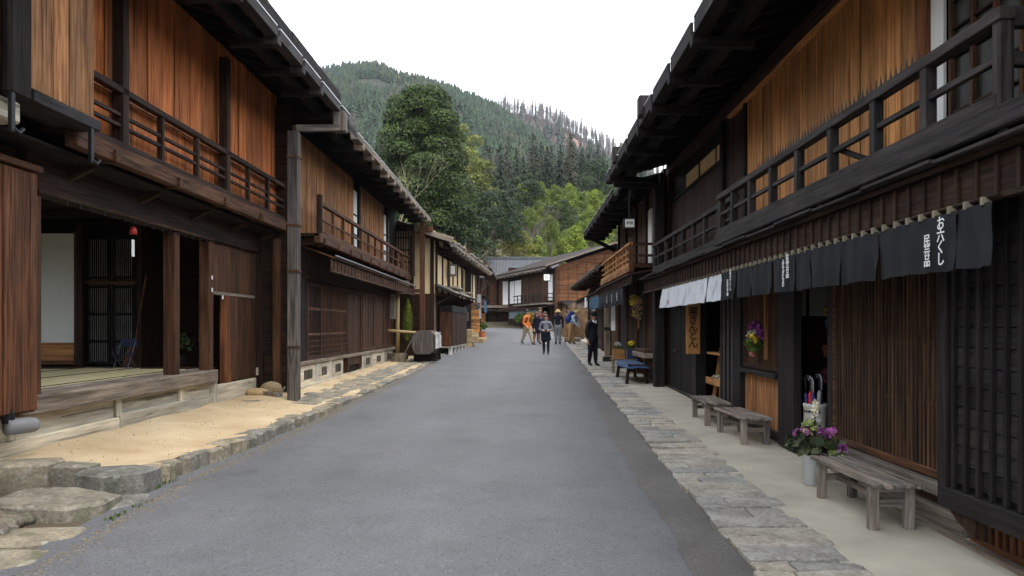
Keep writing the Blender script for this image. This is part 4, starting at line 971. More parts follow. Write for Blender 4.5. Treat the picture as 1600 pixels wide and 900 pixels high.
for i, (cn, dx, dy, hz) in enumerate((('navy', -.05, .07, .93), ('violet', -.02, .03, .95), ('red', -.05, -.02, .96), ('navy', -.04, -.055, .94), ('clear', .0, -.08, .98), ('ink', .05, .0, .97))):
    nm = {'navy': "dark blue hooked umbrella in the ceramic stand, %s" % ("furthest back" if i == 0 else "next to the pale one"), 'violet': "violet-blue umbrella with hooked handle beside the red one", 'red': "red umbrella with hooked handle in the ceramic stand", 'clear': "pale clear umbrella leaning nearest in the ceramic stand", 'ink': "black umbrella at the back of the ceramic stand"}[cn]
    um = thing("umbrella", nm, "umbrella", (3.44 + dx, 9.30 + dy, .4), "umbrellas in the ceramic stand"); b = Vector((3.44 + dx * .8, 9.30 + dy * .8, .40)); tp = Vector((3.44 + dx * 1.5, 9.30 + dy * 1.7, hz + .1))
    m = MB(); m.tube([b, b.lerp(tp, .35), b.lerp(tp, .85), b.lerp(tp, .9)], [.006, .03, .024, .008], 8); m.build("furled_canopy", um, mat=flat("umb_" + cn, UC[cn], .5), smooth=True)
    e = b.lerp(tp, .9); m = MB(); m.tube([e, e + Vector((0, 0, .13)), e + Vector((-.01, .02, .175)), e + Vector((-.02, .06, .18)), e + Vector((-.02, .09, .14))], .009, 7); m.build("hook_handle", um, mat=flat("clear_handle", (.35, .36, .38), .2) if i % 2 else IRON, smooth=True)
# goods inside the doorway
sf = thing("shop_shelf", "dark shelf rack behind the shop doorway", "shelf", (4.9, 9.6, .4))
for z in (.9, 1.45, 2.05): box("shelf_board", sf, 4.5, 5.3, 8.6, 11.2, z, z + .03, 'brown', .003)
for y in (8.62, 11.18): box("shelf_side", sf, 4.5, 5.3, y - .02, y + .02, .4, 2.5, 'umber', .004)
wnp = thing("shop_window", "pale back window glimpsed through the shop doorway", "window", (4.1, 11.4, 2.2)); box("window_pane", wnp, 3.7, 4.5, 11.4, 11.43, 1.9, 2.5, PAPER, .003); box("window_bar", wnp, 4.08, 4.12, 11.37, 11.4, 1.9, 2.5, 'dark', .003)
for i, (lab, c, x, y, z, r) in enumerate((("yellow cloth ball toy hanging in the shop doorway", (.20, .13, .015), 3.66, 9.5, 1.96, .05), ("blue and white cloth toy hanging in the shop doorway", (.04, .05, .12), 3.66, 9.46, 1.80, .045), ("orange-red cloth fish toy hanging in the shop doorway", (.16, .03, .014), 3.72, 9.62, 1.48, .075), ("dark pink cloth bundle low in the shop doorway", (.09, .014, .03), 3.80, 9.8, 1.18, .09))):
    tk = thing("hanging_toy", lab, "toy", (x, y, z), "toys hung in the shop doorway"); m = MB(); m.blob((x, y, z), (r, r * 1.4, r * .8), 10, 8, .2); m.blob((x, y + r * 1.2, z - r * .7), (r * .4, r * .7, r * .8), 8, 6, .25); m.blob((x, y - r * .9, z + r * .5), (r * .5, r * .5, r * .5), 8, 6, .2); m.build("stuffed_body", tk, mat=flat("toy%d" % i, c, .8, var=.5, sc=14)); m = MB(); m.tube([(x, y, z + r * .8), (x, y, 2.7)], .004, 5); m.build("cord", tk, mat=BLACKCL)
# chestnut stall in the display opening
ds = thing("display_stand", "orange wooden display stand with a tray of pale chestnuts in the opening beside the sign", "display stand", (3.5, 13.9, .4))
for y in (13.4, 14.4): bar("stand_post", ds, (3.48, y, .4), (3.62, y, 1.35), .05, .06, 'signwood')
for z in (.72, 1.25): box("stand_shelf", ds, 3.38, 3.75, 13.3, 14.5, z, z + .04, 'signwood', .004)
box("tray_front", ds, 3.36, 3.39, 13.3, 14.5, .72, .84, 'signwood', .004); box("stand_panel", ds, 3.6, 3.63, 13.3, 14.5, .4, .72, 'signwood', .004)
m = MB()
for i in range(90): m.blob((rnd.uniform(3.42, 3.7), rnd.uniform(13.35, 14.45), .80 + rnd.uniform(0, .07)), rnd.uniform(.02, .035), 6, 4, .1)
tag(m.build("chestnuts", None, mat=flat("pale_nuts", (.42, .38, .28), .8, var=.4, sc=20)), "heap of pale chestnuts on the orange display tray", "chestnuts", kind='stuff')
# ================================================================== 4. next shop beyond the corner post
h4 = thing("wooden_shop", "brown timber shop with light balcony railing and a wreath, behind the standing man", "shop", (5.5, 22.5, .5))
X4 = 3.25
box("wall", h4, X4 + .03, X4 + .1, 18.35, 26.6, .3, 5.4, 'umber', .01); box("wall", h4, 9, 9.1, 18.35, 26.6, .3, 5.4, 'dark', .01); box("wall", h4, X4 + .1, 9, 26.5, 26.6, .3, 5.6, 'brown', .01); box("wall", h4, X4 + .1, 9, 18.36, 18.42, .3, 5.6, 'dark', .01)
boards(h4, X4 + .0, 18.4, 20.6, .5, 2.9, .3, 'brown', -1, .03); boards(h4, X4 + .0, 22.3, 24.2, .5, 2.9, .3, 'umber', -1, .03)
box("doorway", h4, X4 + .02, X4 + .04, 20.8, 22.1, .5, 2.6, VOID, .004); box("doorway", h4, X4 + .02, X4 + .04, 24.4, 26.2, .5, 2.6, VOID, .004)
for y in (18.5, 20.7, 22.2, 24.3, 26.4): box("post", h4, X4 - .06, X4 + .1, y - .08, y + .08, .4, 3.0, 'brown', .008)
lp = box("counter_ledge", h4, 2.86, X4 + .02, 18.6, 20.6, 1.0, 1.12, 'grey', .012); box("counter_front", lp, 2.90, X4, 18.7, 20.5, 1.12, 1.2, 'brown', .01)
for y in (18.9, 20.3): bar("ledge_brace", lp, (2.95, y, 1.0), (X4, y, .62), .07, .08, 'brown')
box("wall_lamp_back", h4, X4 - .03, X4 + .0, 21.9, 22.1, 1.7, 2.1, 'amber', .004)
hisashi(h4, -1, 2.55, X4, 18.5, 26.5, 2.95, 3.10, 'umber', 30, .18)
box("balcony_floor", h4, 2.66, X4 + .1, 19.3, 26.2, 3.18, 3.24, 'brown', .005); box("balcony_beam", h4, 2.60, 2.74, 19.3, 26.2, 3.08, 3.22, 'buff', .01)
railing(h4, 2.66, 19.35, 26.15, 3.22, 3.80, [20.1 + i * .72 for i in range(8)], (3.42, 3.58), 'amber', -1, .06, .06)
box("railing_post", h4, 2.61, 2.72, 19.28, 19.40, 3.1, 3.9, 'brown', .005)
for z in (3.76, 3.48, 3.26): box("railing_return", h4, 2.68, X4 + .1, 19.31, 19.36, z - .03, z + .03, 'brown', .004)
boards(h4, X4 + .01, 18.5, 26.5, 3.24, 5.2, .4, 'brown', -1, .02); box("paper_screen", h4, X4 - .02, X4 + .02, 19.8, 20.3, 3.26, 4.7, PAPER, .003)
for y in (18.45, 20.5, 22.4, 24.4, 26.4): box("upper_post", h4, X4 - .05, X4 + .05, y - .08, y + .08, 3.2, 5.3, 'dark', .006)
eave(h4, -1, 2.2, 4.78, X4, 6.0, 9.4, 18.5, 26.9, .27, 'dark', [19.4 + i * 1.05 for i in range(8)], .12, 1.0, gut=.18)
bar("corner_brace", h4, (3.15, 26.7, 4.3), (2.25, 26.7, 4.75), .1, .12, 'dark')
noren("short black shop curtain with white marks hung across the brown shop with the wreath", 2.5, 19.6, 25.6, 2.72, .42, 10, BLACKCL, [(1, V_("民芸"), .12, 0, 0, INK), (3, V_("みやげ"), .10, 0, 0, INK), (5, V_("そば"), .12, 0, 0, INK)], straps=False)
# wooden pipe post beyond
pp = thing("wooden_pillar", "weathered grey wooden pillar on the pavement beside the man in black", "pillar", (2.88, 26.9, .6))
box("pillar_shaft", pp, 2.82, 3.0, 26.85, 27.03, .55, 3.6, 'grey', .012); box("pillar_foot", pp, 2.76, 3.06, 26.8, 27.08, .5, .72, 'slate', .012); box("pillar_collar", pp, 2.80, 3.02, 26.83, 27.05, 1.62, 1.72, 'slate', .006)
# ================================================================== 5. low house further up the paved side
h5 = thing("low_house", "low brown house with a broad lean-to eave and teal curtain beyond the brown shop", "house", (5.5, 33, .7))
X5 = 3.4
box("wall", h5, X5, X5 + .1, 27, 40, .5, 3.9, 'umber', .01); box("wall", h5, X5 + .1, 9, 39.9, 40, .5, 4.4, 'brown', .01); box("wall", h5, 9, 9.1, 27, 40, .5, 5, 'umber', .01); box("wall", h5, X5 + .1, 9, 27, 27.1, .5, 4.4, 'brown', .01)
boards(h5, X5 - .01, 27.2, 33, .6, 3.4, .35, 'brown', -1, .03); boards(h5, X5 - .01, 35.6, 39.9, .7, 3.4, .35, 'brown', -1, .03)
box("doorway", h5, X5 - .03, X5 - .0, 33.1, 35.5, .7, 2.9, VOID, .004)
for y in (27.3, 30, 33.05, 35.55, 39.8): box("post", h5, X5 - .07, X5 + .05, y - .09, y + .09, .55, 3.5, 'brown', .008)
for y in (28.6, 36.5): box("window", h5, X5 - .04, X5 - .02, y, y + 1.6, 1.6, 2.6, PAPER, .004)
hisashi(h5, -1, 2.75, X5, 27.2, 39.8, 3.0, 3.25, 'umber', 30, .12)
eave(h5, -1, 2.55, 3.62, X5, 6.2, 9.5, 26.95, 40.3, .30, 'umber', [28 + i * 1.2 for i in range(10)], .12, .9, gut=.12, shingle='slate')
noren("short teal curtain hanging below the lean-to eave of the low house", 2.7, 27.6, 31.5, 2.85, .45, 6, TEALCL, straps=False)
box("white_sign_panel", h5, 2.72, 2.78, 33.5, 34.3, 2.55, 3.0, WHITEPL, .004)
# flower boxes, wreath, bouquet, bucket plants
LEAFG = leaf("garden_leaf", (.035, .07, .014), (.11, .17, .035)); PUR = leaf("purple_petal", (.13, .02, .20), (.36, .07, .42), .3); MAG = leaf("magenta_leaf", (.25, .05, .25), (.55, .20, .50), .3); YEL = leaf("yellow_petal", (.55, .38, .02), (.80, .62, .05), .3); WHT = leaf("white_petal", (.5, .48, .40), (.8, .78, .66), .3); PNK = leaf("pink_petal", (.5, .1, .12), (.75, .35, .3), .3); GRN2 = leaf("purple_green_leaf", (.03, .05, .025), (.10, .12, .06), .25)
def petals(m, c, r, n, size, up=.4):
    c = Vector(c)
    for i in range(n):
        a = rnd.uniform(0, 6.283); e = math.asin(rnd.uniform(-.3, 1)); d = Vector((math.cos(a) * math.cos(e), math.sin(a) * math.cos(e), math.sin(e) + up * .3)).normalized()
        t = d.orthogonal().normalized(); t = Matrix.Rotation(rnd.uniform(0, 6.28), 3, d) @ t; p = c + d * r * rnd.uniform(.35, 1); u = (t + d * .6).normalized(); v = d.cross(t); s = size * rnd.uniform(.7, 1.2)
        m.add([p - v * s * .15, p + u * s * .5 - v * s * .42, p + u * s, p + u * s * .5 + v * s * .42], [[0, 1, 2, 3]])
def bouquet(root, parts_):
    for (nm, mat, blobs, size) in parts_:
        for (c, r, n) in blobs: m = MB(); petals(m, c, r, n, size); m.build(nm, root, mat=mat)
bk = thing("flower_bucket", "white plastic bucket of ornamental kale and purple flowers behind the nearest bench", "flower bucket", (2.86, 7.85, .19))
zb = .19
m = MB(); m.lathe((2.86, 7.85, zb), [(.001, 0), (.075, 0), (.092, .28), (.108, .285), (.108, .30), (.088, .30), (.072, .03), (.001, .03)], 20); m.build("bucket", bk, mat=flat("white_plastic", (.66, .68, .72), .4, var=.05), smooth=True)
m = MB()
for (x, y, z) in ((2.80, 7.9, .62), (2.88, 7.8, .72), (2.95, 7.75, .56), (2.89, 7.82, .88), (3.0, 7.7, .52)): m.tube([(2.86, 7.85, zb + .1), (lerp(2.86, x, .5), lerp(7.85, y, .5), zb + .33), (x, y, z)], .010, 6)
m.build("stem", bk, mat=W('umber', 'z'))
bouquet(bk, [("leaves", GRN2, [((2.84, 7.87, .57), .15, 80), ((2.99, 7.76, .53), .14, 60), ((2.76, 7.93, .53), .10, 34)], .11), ("kale_head", leaf("kale", (.10, .17, .03), (.50, .55, .22), .3), [((2.86, 7.86, .74), .075, 46), ((3.04, 7.66, .48), .06, 36)], .07),
             ("purple_flower", MAG, [((2.77, 7.95, .66), .048, 44), ((2.82, 7.85, .70), .048, 44), ((2.94, 7.75, .70), .048, 44), ((3.0, 7.72, .71), .044, 40), ((2.75, 7.97, .58), .042, 36), ((3.08, 7.62, .57), .038, 34)], .048), ("flower_spike", WHT, [((2.89, 7.82, .82 + k * .045), .03 - k * .004, 16) for k in range(5)], .035)])
bq = thing("hanging_bouquet", "bunch of purple, white and yellow flowers hung on the slatted window panel above the bench", "bouquet", (XR - .12, 10.95, 1.6))
bouquet(bq, [("leaves", LEAFG, [((XR - .12, 10.95, 1.48), .15, 60), ((XR - .12, 11.15, 1.45), .10, 25)], .09), ("purple_flower", PUR, [((XR - .14, 10.98, 1.72), .09, 60), ((XR - .13, 10.78, 1.62), .06, 25)], .06), ("white_flower", WHT, [((XR - .16, 11.03, 1.62), .07, 40)], .05), ("yellow_flower", YEL, [((XR - .17, 10.93, 1.56), .075, 55)], .06), ("pink_flower", PNK, [((XR - .15, 11.08, 1.36), .04, 24)], .04)])
wr = thing("wreath", "round dried wreath with yellow flowers hanging on the brown shop wall", "wreath", (2.98, 20.6, 2.3))
bouquet(wr, [("straw_ring", leaf("straw", (.24, .16, .10), (.5, .36, .26)), [((3.0, 20.6 + .24 * math.cos(k * .785), 2.2 + .24 * math.sin(k * .785)), .09, 26) for k in range(8)], .08), ("yellow_flower", YEL, [((2.92, 20.5, 2.42), .13, 60), ((2.92, 20.75, 2.36), .11, 40), ((2.94, 20.6, 2.05), .07, 20)], .075)])
m = MB(); m.tube([(3.02, 20.6, 2.0), (3.0, 20.6, 1.65)], .008, 5); m.build("tassel", wr, mat=PALECL)
fb = thing("flower_box", "tan box of white and yellow flowers on a low stool behind the standing man", "flower box", (2.7, 22.2, .5))
gq = gz(22.2) + .05
for (x0, x1, y, mt) in ((2.52, 2.84, 22.0, 'signwood'), (2.92, 3.16, 22.05, None)):
    box("planter", fb, x0, x1, y - .14, y + .14, gq + .40, gq + .66, mt or flat("navy_pot", (.02, .03, .08), .4), .006)
box("stool_top", fb, 2.48, 3.2, 21.8, 22.3, gq + .36, gq + .395, 'grey', .005)
for x in (2.54, 3.14): box("stool_leg", fb, x - .03, x + .03, 21.86, 22.24, gq - .02, gq + .36, 'grey', .005)
bouquet(fb, [("leaves", LEAFG, [((2.68, 22.0, gq + .70), .12, 40), ((3.04, 22.05, gq + .70), .10, 40)], .08), ("white_flower", WHT, [((2.66, 21.95, gq + .78), .09, 50)], .06), ("yellow_flower", YEL, [((3.04, 22.0, gq + .80), .09, 50)], .06)])
DARKL = leaf("dim_leaf", (.012, .03, .006), (.04, .08, .015))
pt = thing("potted_plant", "small green pot plant in the dim entrance of the open inn", "potted plant", (-6.05, 14.0, 1.05)); m = MB(); m.lathe((-6.05, 14.0, 1.05), [(.001, 0), (.09, 0), (.12, .18), (.10, .18), (.001, .14)], 10); m.build("pot", pt, mat=IRON)
bouquet(pt, [("leaves", DARKL, [((-6.05, 14.0, 1.42), .22, 80)], .10)])
# ================================================================== 6. cream-plastered house past the corner post
h6 = thing("plaster_house", "cream plastered house with dark posts, stone-weighted pent roof and barred wooden box below", "house", (-3.3, 30.3, .6))
def base6(): pass
X6 = -3.3; Y0, Y1 = 30.3, 45.3
box("wall", h6, X6 - .03, X6 - .12, Y0 + .1, Y1, .5, 4.9, 'umber', .006); box("wall", h6, -9, -8.9, Y0, Y1, .5, 5.4, 'umber', .01); box("wall", h6, -9, X6 - .1, Y1 - .1, Y1, .5, 5.4, 'brown', .01)
box("gable_wall", h6, -9, X6 - .02, Y0 + .06, Y0 + .14, .5, 5.4, PLAST, .004)
for x in (-8.0, -7.0, -6.0, -5.0, -4.2, -3.42): box("gable_post", h6, x - .07, x + .07, Y0 - .0, Y0 + .09, .5, 5.1, 'umber', .006)
box("gable_boards", h6, -9, X6 - .02, Y0 + .02, Y0 + .07, .5, 3.0, 'umber', .005)
y = Y0 + .2
for k in range(9):
    q = y + 1.5
    box("plaster_panel", h6, X6 + .0, X6 - .03, y + .14, q - .02, 3.1, 4.55, PLAST, .004); box("post", h6, X6 + .05, X6 - .05, y - .02, y + .13, 3.0, 4.8, 'umber', .006)
    if k in (2, 5): box("dark_panel", h6, X6 + .02, X6, y + .2, y + .75, 3.1, 4.5, 'dark', .004)
    y = q
box("wall_rail", h6, X6 + .06, X6 - .04, Y0 + .1, Y1, 2.95, 3.06, 'rust', .006)
pr = MB(); a = (X6 + .75, 2.95); b = (X6, 3.30)
pr.add([(a[0], Y0 - .1, a[1]), (a[0], 37.6, a[1]), (b[0], 37.6, b[1]), (b[0], Y0 - .1, b[1]), (a[0], Y0 - .1, a[1] + .06), (a[0], 37.6, a[1] + .06), (b[0], 37.6, b[1] + .06), (b[0], Y0 - .1, b[1] + .06)], [[0, 1, 2, 3], [7, 6, 5, 4], [0, 4, 5, 1], [1, 5, 6, 2], [2, 6, 7, 3], [3, 7, 4, 0]])
pr = pr.build("pent_roof", h6, mat=W('slate', 'y'))
for i in range(18):
    for j in range(3):
        yy = Y0 - .05 + i * .42; xx = X6 + .05 + j * .24
        box("roof_slate", pr, xx, xx + .30, yy, yy + .40, 3.275 - j * .112 + rnd.uniform(0, .02), 3.315 - j * .112 + rnd.uniform(0, .02), ROCK, .01, rot=(rnd.uniform(-.05, .05), .44 + rnd.uniform(-.06, .06), rnd.uniform(-.06, .06)))
m = MB()
for i in range(26): m.blob((X6 + rnd.uniform(.1, .7), rnd.uniform(Y0, 37.5), 3.28), (rnd.uniform(.08, .16), rnd.uniform(.08, .2), .07), 7, 5, .15)
tag(m.build("roof_stones", h6, mat=ROCK), kind='stuff')
for i in range(8): yy = Y0 + .2 + i * 1.0; bar("pent_bracket", h6, (X6, yy, 2.6), (X6 + .66, yy, 2.93), .07, .08, 'umber')
# the barred box and its legs
cb = box("barred_box", h6, X6 + .50, X6 + .02, 31.2, 36.0, .98, 2.55, 'brown', .008)
boards(cb, X6 + .525, 31.2, 36.0, 1.0, 2.3, .17, 'umber', 1, .02, .1, .01); box("box_head", cb, X6 + .54, X6 + .1, 31.15, 36.05, 2.32, 2.58, 'slate', .006)
box("box_end", cb, X6 + .48, X6 + .05, 31.16, 31.2, 1.0, 2.5, 'brown', .004)
for yy in (31.4, 32.5, 33.6, 34.7, 35.8): box("box_leg", h6, X6 + .50, X6 + .36, yy - .07, yy + .07, .55, .98, 'white', .006)
box("box_sill", h6, X6 + .5, X6 + .1, 31.2, 36, .9, .975, 'pale', .006)
boards(h6, X6 + .02, 37.2, 45, .8, 2.9, .4, 'brown', 1, .03)
for yy in (38.2, 40.2, 42.2): box("front_post", h6, X6 + .1, X6 - .05, yy - .09, yy + .09, .6, 3.0, 'rust', .008)
box("barrel_front", h6, X6 + .5, X6 + .1, 36.2, 36.9, 2.0, 2.4, 'brown', .01)
rf6 = eave(h6, 1, -2.55, 4.72, X6, -6.1, -9.6, Y0 - .7, Y1 + .4, .30, 'umber', [Y0 + .3 + i * 1.0 for i in range(15)], .16, .6, gfam='grey', shingle='slate', gut=.1)
for (x0, x1) in ((-2.5, -6.1),): bar("verge_board", rf6, (-2.5, Y0 - .74, 4.96), (-6.1, Y0 - .74, 6.06), .05, .2, 'grey')
m = MB()
for i in range(190):
    yy = rnd.uniform(Y0 - .6, Y1 + .3); q = rnd.uniform(.0, 2.0); m.blob((-2.6 - q, yy, 5.06 + q * .30), (rnd.uniform(.06, .13), rnd.uniform(.06, .16), rnd.uniform(.04, .08)), 7, 5, .15)
tag(m.build("roof_stones", h6, mat=ROCK), kind='stuff')
h6.rotation_euler = (0, 0, R(-3))
lg = thing("lantern", "square pale lantern box mounted under the eave of the cream plastered house", "lantern", (-2.95, 33.2, 4.1)); box("lantern_case", lg, -3.02, -2.72, 33.1, 33.4, 3.85, 4.35, 'grey', .01); box("lantern_pane", lg, -2.96, -2.78, 33.085, 33.1, 3.93, 4.27, PAPER, .003)
m = MB(); m.lathe((0, 0, 0), [(.001, .006), (.07, .005), (.07, 0)], 12); o_ = m.build("lantern_mark", lg, (-2.87, 33.08, 4.1), mat=INK); o_.rotation_euler = (R(90), 0, 0)
tag(box("eave_post", None, -2.72, -2.48, 39.0, 39.25, .85, 4.75, 'slate', .015), "thick dark post standing under the eave of the cream plastered house beside the stone wall", "post")
# dry-stone base, stacked kindling, planters
sw = thing("stone_wall", "low wall of big yellowish stone blocks under the eave of the cream plastered house", "wall", (-2.9, 37.6, .8))
for j in range(3):
    for i in range(3 + j % 2):
        x0 = -3.35 + i * .36 - (j % 2) * .15
        slab("stone_block", sw, ring(x0, x0 + .35, 36.6, 37.4, .02), lambda X, Y, j=j: .72 + j * .30, lambda X, Y, j=j: 1.01 + j * .30, YELST, .01, .03)
        slab("stone_block", sw, ring(-2.75, -2.35, 36.7 + i * .55, 37.2 + i * .55, .02), lambda X, Y, j=j: .72 + j * .26, lambda X, Y, j=j: .97 + j * .26, YELST, .01, .03)
slab("stone_block", sw, ring(-2.3, -1.9, 40.2, 43.5, .05), lambda X, Y: .85, lambda X, Y: 1.15, YELST, .01, .04)
slab("stone_block", sw, ring(-2.75, -2.3, 40.4, 42.5, .05), lambda X, Y: .85, lambda X, Y: 1.45, YELST, .01, .04)
for k in range(2): tag(box("stool", None, -3.3 + k * .42, -2.98 + k * .42, 36.8, 37.1, 1.62, 1.86, 'grey', .01), ["small grey wooden stool on the stone block wall, the one nearer the barred box", "small grey wooden stool on the stone block wall, the one nearer the thick dark post"][k], "stool", "stools on the stone wall")
ks = thing("kindling_stack", "tall stack of tan wooden boxes beside the thick dark post", "wooden boxes", (-2.3, 41.2, 1.45))
for k in range(7): box("crate_layer", ks, -2.68 + rnd.uniform(-.03, .03), -2.2, 40.9, 41.6, 1.46 + k * .165, 1.61 + k * .165, 'buff' if k % 2 else 'signwood', .008)
pt = thing("potted_plant", "green plant in an orange clay pot on the stone block near the bend", "potted plant", (-2.1, 42.6, 1.15)); m = MB(); m.lathe((-2.1, 42.6, 1.15), [(.001, 0), (.14, 0), (.2, .34), (.17, .34), (.001, .28)], 12); m.build("clay_pot", pt, mat=flat("terracotta", (.38, .13, .05), .8))
bouquet(pt, [("leaves", LEAFG, [((-2.1, 42.6, 1.68), .25, 120)], .14)])
# ================================================================== 7. brown house with teal curtain near the bend
h7 = thing("wooden_house", "dark brown house with a teal curtain and bracketed eave just before the road bends", "house", (-5, 51, 1.2))
X7 = -2.95
box("wall", h7, X7, X7 - .1, 46.4, 56, 1, 5.2, 'umber', .01); box("wall", h7, -9, X7 - .05, 46.4, 46.5, 1, 6.3, 'brown', .01); box("wall", h7, -9, X7 - .05, 55.9, 56, 1, 5.8, 'brown', .01); box("wall", h7, -9.1, -9, 46.4, 56, 1, 6, 'umber', .01)
boards(h7, X7 + .02, 46.5, 55.9, 3.7, 5.1, .5, 'brown', 1, .03); boards(h7, X7 + .02, 49.5, 55.9, 1.2, 3.3, .4, 'umber', 1, .03)
box("doorway", h7, X7 + .01, X7 + .03, 47, 49.3, 1.2, 3.2, VOID, .004)
for yy in (46.5, 49.4, 52.5, 55.8): box("post", h7, X7 + .1, X7 - .02, yy - .1, yy + .1, 1.1, 5.0, 'brown', .01)
hisashi(h7, 1, -2.15, X7, 46.5, 55.8, 3.5, 3.75, 'umber', 20, .1)
eave(h7, 1, -1.85, 5.1, X7, -5.9, -9.5, 46.0, 56.4, .34, 'brown', [46.5 + i * 1.1 for i in range(9)], .14, .8, gfam='slate', shingle='umber', gut=.1)
tl = noren("short teal curtain hung under the pent roof of the dark brown house near the bend", -2.2, 46.6, 50.2, 3.38, .78, 6, TEALCL, straps=False, group=None)
m = MB(); prism(m, (0, 0), [(-.01, -.1), (.01, -.1), (.01, .1), (-.01, .1)], 0, .01)
sb = thing("name_board", "narrow white name board on the post beside the teal curtain near the bend", "sign", (-2.45, 45.9, 2.6)); box("board_plate", sb, -2.62, -2.34, 45.88, 45.92, 2.2, 3.6, 'white', .006); lettering(sb, V_("旅籠"), .24, (-2.48, 45.875, 2.9), FACE_S, BLACKINK, bold=.02)
# ================================================================== 8. big house closing the street, 9. plaster house behind
h8 = thing("wooden_house", "large house closing the street, with horizontally boarded gable, balcony and grey-blue curtain", "house", (2.56, 60, 1.5))
# built square to its own axes: local x to the right of its street side, y away; then turned
L8 = 11.6; ox, oy, oz = 2.56, 60, 0
def B8(nm, p, x0, x1, y0, y1, z0, z1, mt, b=.008): return box(nm, p, ox + x0, ox + x1, oy + y0, oy + y1, z0, z1, mt, b)
B8("wall", h8, .0, .1, 0, L8, 1.2, 6.2, 'umber'); B8("wall", h8, .0, 8, L8 - .1, L8, 1.2, 7, 'umber'); B8("wall", h8, 8, 8.1, 0, L8, 1.2, 6.4, 'umber')
B8("gable_wall", h8, .05, 8, .04, .12, 1.2, 6.0, 'umber')
for i in range(26):
    z = 3.7 + i * .155; xr = min(8, 8) ; x0 = .1 if z < 6.0 else .1 + (z - 6.0) / .36
    if x0 < 4.2: B8("siding_board", h8, x0, 8 - max(0, (z - 6.0) / .36), 0, .04, z, z + .148, 'siding', .004)
for i in range(7): B8("siding_batten", h8, .25 + i * .75, .31 + i * .75, -.025, -.001, 3.7, 6.0 + min(1.6, i * .26), 'brown', .004)
B8("corner_post", h8, -.08, .12, -.08, .10, 1.3, 6.1, 'brown'); B8("gable_beam", h8, 0, 8, -.05, .05, 3.5, 3.68, 'brown')
boards(h8, ox - .03, oy + .3, oy + 7.6, 3.7, 5.9, .45, 'brown', -1, .03)
for (a, b) in ((.5, 1.35), (7.9, 9.6), (9.8, 10.9)): B8("white_panel", h8, -.07, -.03, a, b, 3.75, 5.7, WHITEPL, .004)
B8("balcony_floor", h8, -.85, 0, .3, 7.7, 3.42, 3.55, 'grey')
railing(h8, ox - .8, oy + .35, oy + 7.6, 3.56, 4.30, [oy + .9 + i * .95 for i in range(7)], (3.95,), 'slate', -1, .07)
for z in (4.26, 3.95): B8("railing_return", h8, -.8, 0, .32, .38, z - .04, z + .03, 'slate')
hisashi(h8, -1, ox - 1.0, ox, oy + .2, oy + L8, 3.15, 3.4, 'umber', 16, .1)
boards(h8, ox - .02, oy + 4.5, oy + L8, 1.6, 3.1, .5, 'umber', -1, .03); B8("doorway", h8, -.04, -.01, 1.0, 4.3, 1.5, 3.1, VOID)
for yy in (.9, 2.6, 4.4, 7.5): B8("post", h8, -.12, .02, yy - .08, yy + .08, 1.4, 3.4, 'brown')
eave(h8, -1, ox - 1.15, 6.0, ox, ox + 4.6, ox + 9, oy - .9, oy + L8 + .6, .33, 'umber', [oy + .2 + i * 1.1 for i in range(11)], .14, .8, gfam='grey', shingle='umber', gut=.1, roofmat=flat("bark_roof", (.045, .038, .034), .95, var=.35, spec=.1))
bar("verge_board", h8, (ox - 1.2, oy - .95, 6.23), (ox + 4.6, oy - .95, 8.15), .05, .13, 'grey'); bar("verge_board", h8, (ox + 4.6, oy - .95, 8.15), (ox + 9, oy - .95, 6.7), .05, .13, 'grey')
B8("shed_roof", h8, .3, 5.5, -2.6, -.1, 3.3, 3.42, 'slate').rotation_euler = (R(14), 0, 0)
B8("shed_wall", h8, .6, 5.5, -.9, -.8, 1.2, 3.1, 'umber'); B8("shed_beam", h8, .3, 5.4, -2.5, -2.38, 2.9, 3.05, 'grey')
for x in (.5, 2.2, 4.2): B8("shed_post", h8, x - .06, x + .06, -2.5, -2.38, 1.2, 2.9, 'grey')
m = MB(); pg_ = [(0, 5.9), (8, 5.9), (8, 6.95), (4.6, 7.75), (0, 6.25)]; m.add([(ox + a, oy + .03, b) for a, b in pg_] + [(ox + a, oy + .12, b) for a, b in pg_], [[0, 1, 2, 3, 4], [9, 8, 7, 6, 5]] + [[(i + 1) % 5, i, 5 + i, 5 + (i + 1) % 5] for i in range(5)]); m.build("gable_wall", h8, mat=W('siding', 'x'))
h8.rotation_euler = (0, 0, R(18.9))
c8 = noren("grey-blue curtain hung beneath the balcony of the large house closing the street", ox - .9, oy + .6, oy + 8.6, 3.02, .62, 11, flat("grey_blue_cotton", (.12, .15, .18), .9, var=.2), straps=False, group=None)
mw_ = Matrix.Translation((ox, oy, 0)) @ Matrix.Rotation(R(18.9), 4, 'Z') @ Matrix.Translation((-ox, -oy, 0))
c8.location = mw_ @ c8.location; c8.rotation_euler = (0, 0, R(18.9))
l8 = thing("lantern_sign", "white box lantern sign hung at the gable corner of the large house closing the street", "lantern", (1.85, 59.2, 5.3))
box("lantern_case", l8, 1.62, 2.12, 59.0, 59.35, 5.12, 5.66, IRON, .01); box("lantern_pane", l8, 1.66, 2.08, 58.985, 58.999, 5.17, 5.61, PAPER, .003); lettering(l8, "宿", .28, (1.87, 58.97, 5.39), FACE_S, flat("faded_ink", (1, 1, 1)), bold=.01); bar("hanger", l8, (1.87, 59.2, 5.66), (1.87, 59.5, 6.0), .04, .04, IRON)
h9 = thing("tiled_house", "dark boarded house with a blue-grey tiled roof behind the bend of the road", "house", (-2, 76, 1.8))
box("wall", h9, -5.2, 3, 75, 75.1, 1.5, 6.3, 'umber', .01); box("wall", h9, -5.2, -5.1, 75, 83, 1.5, 6.3, 'brown', .01); box("wall", h9, 2.9, 3, 75.1, 83, 1.5, 6.3, 'brown', .01)
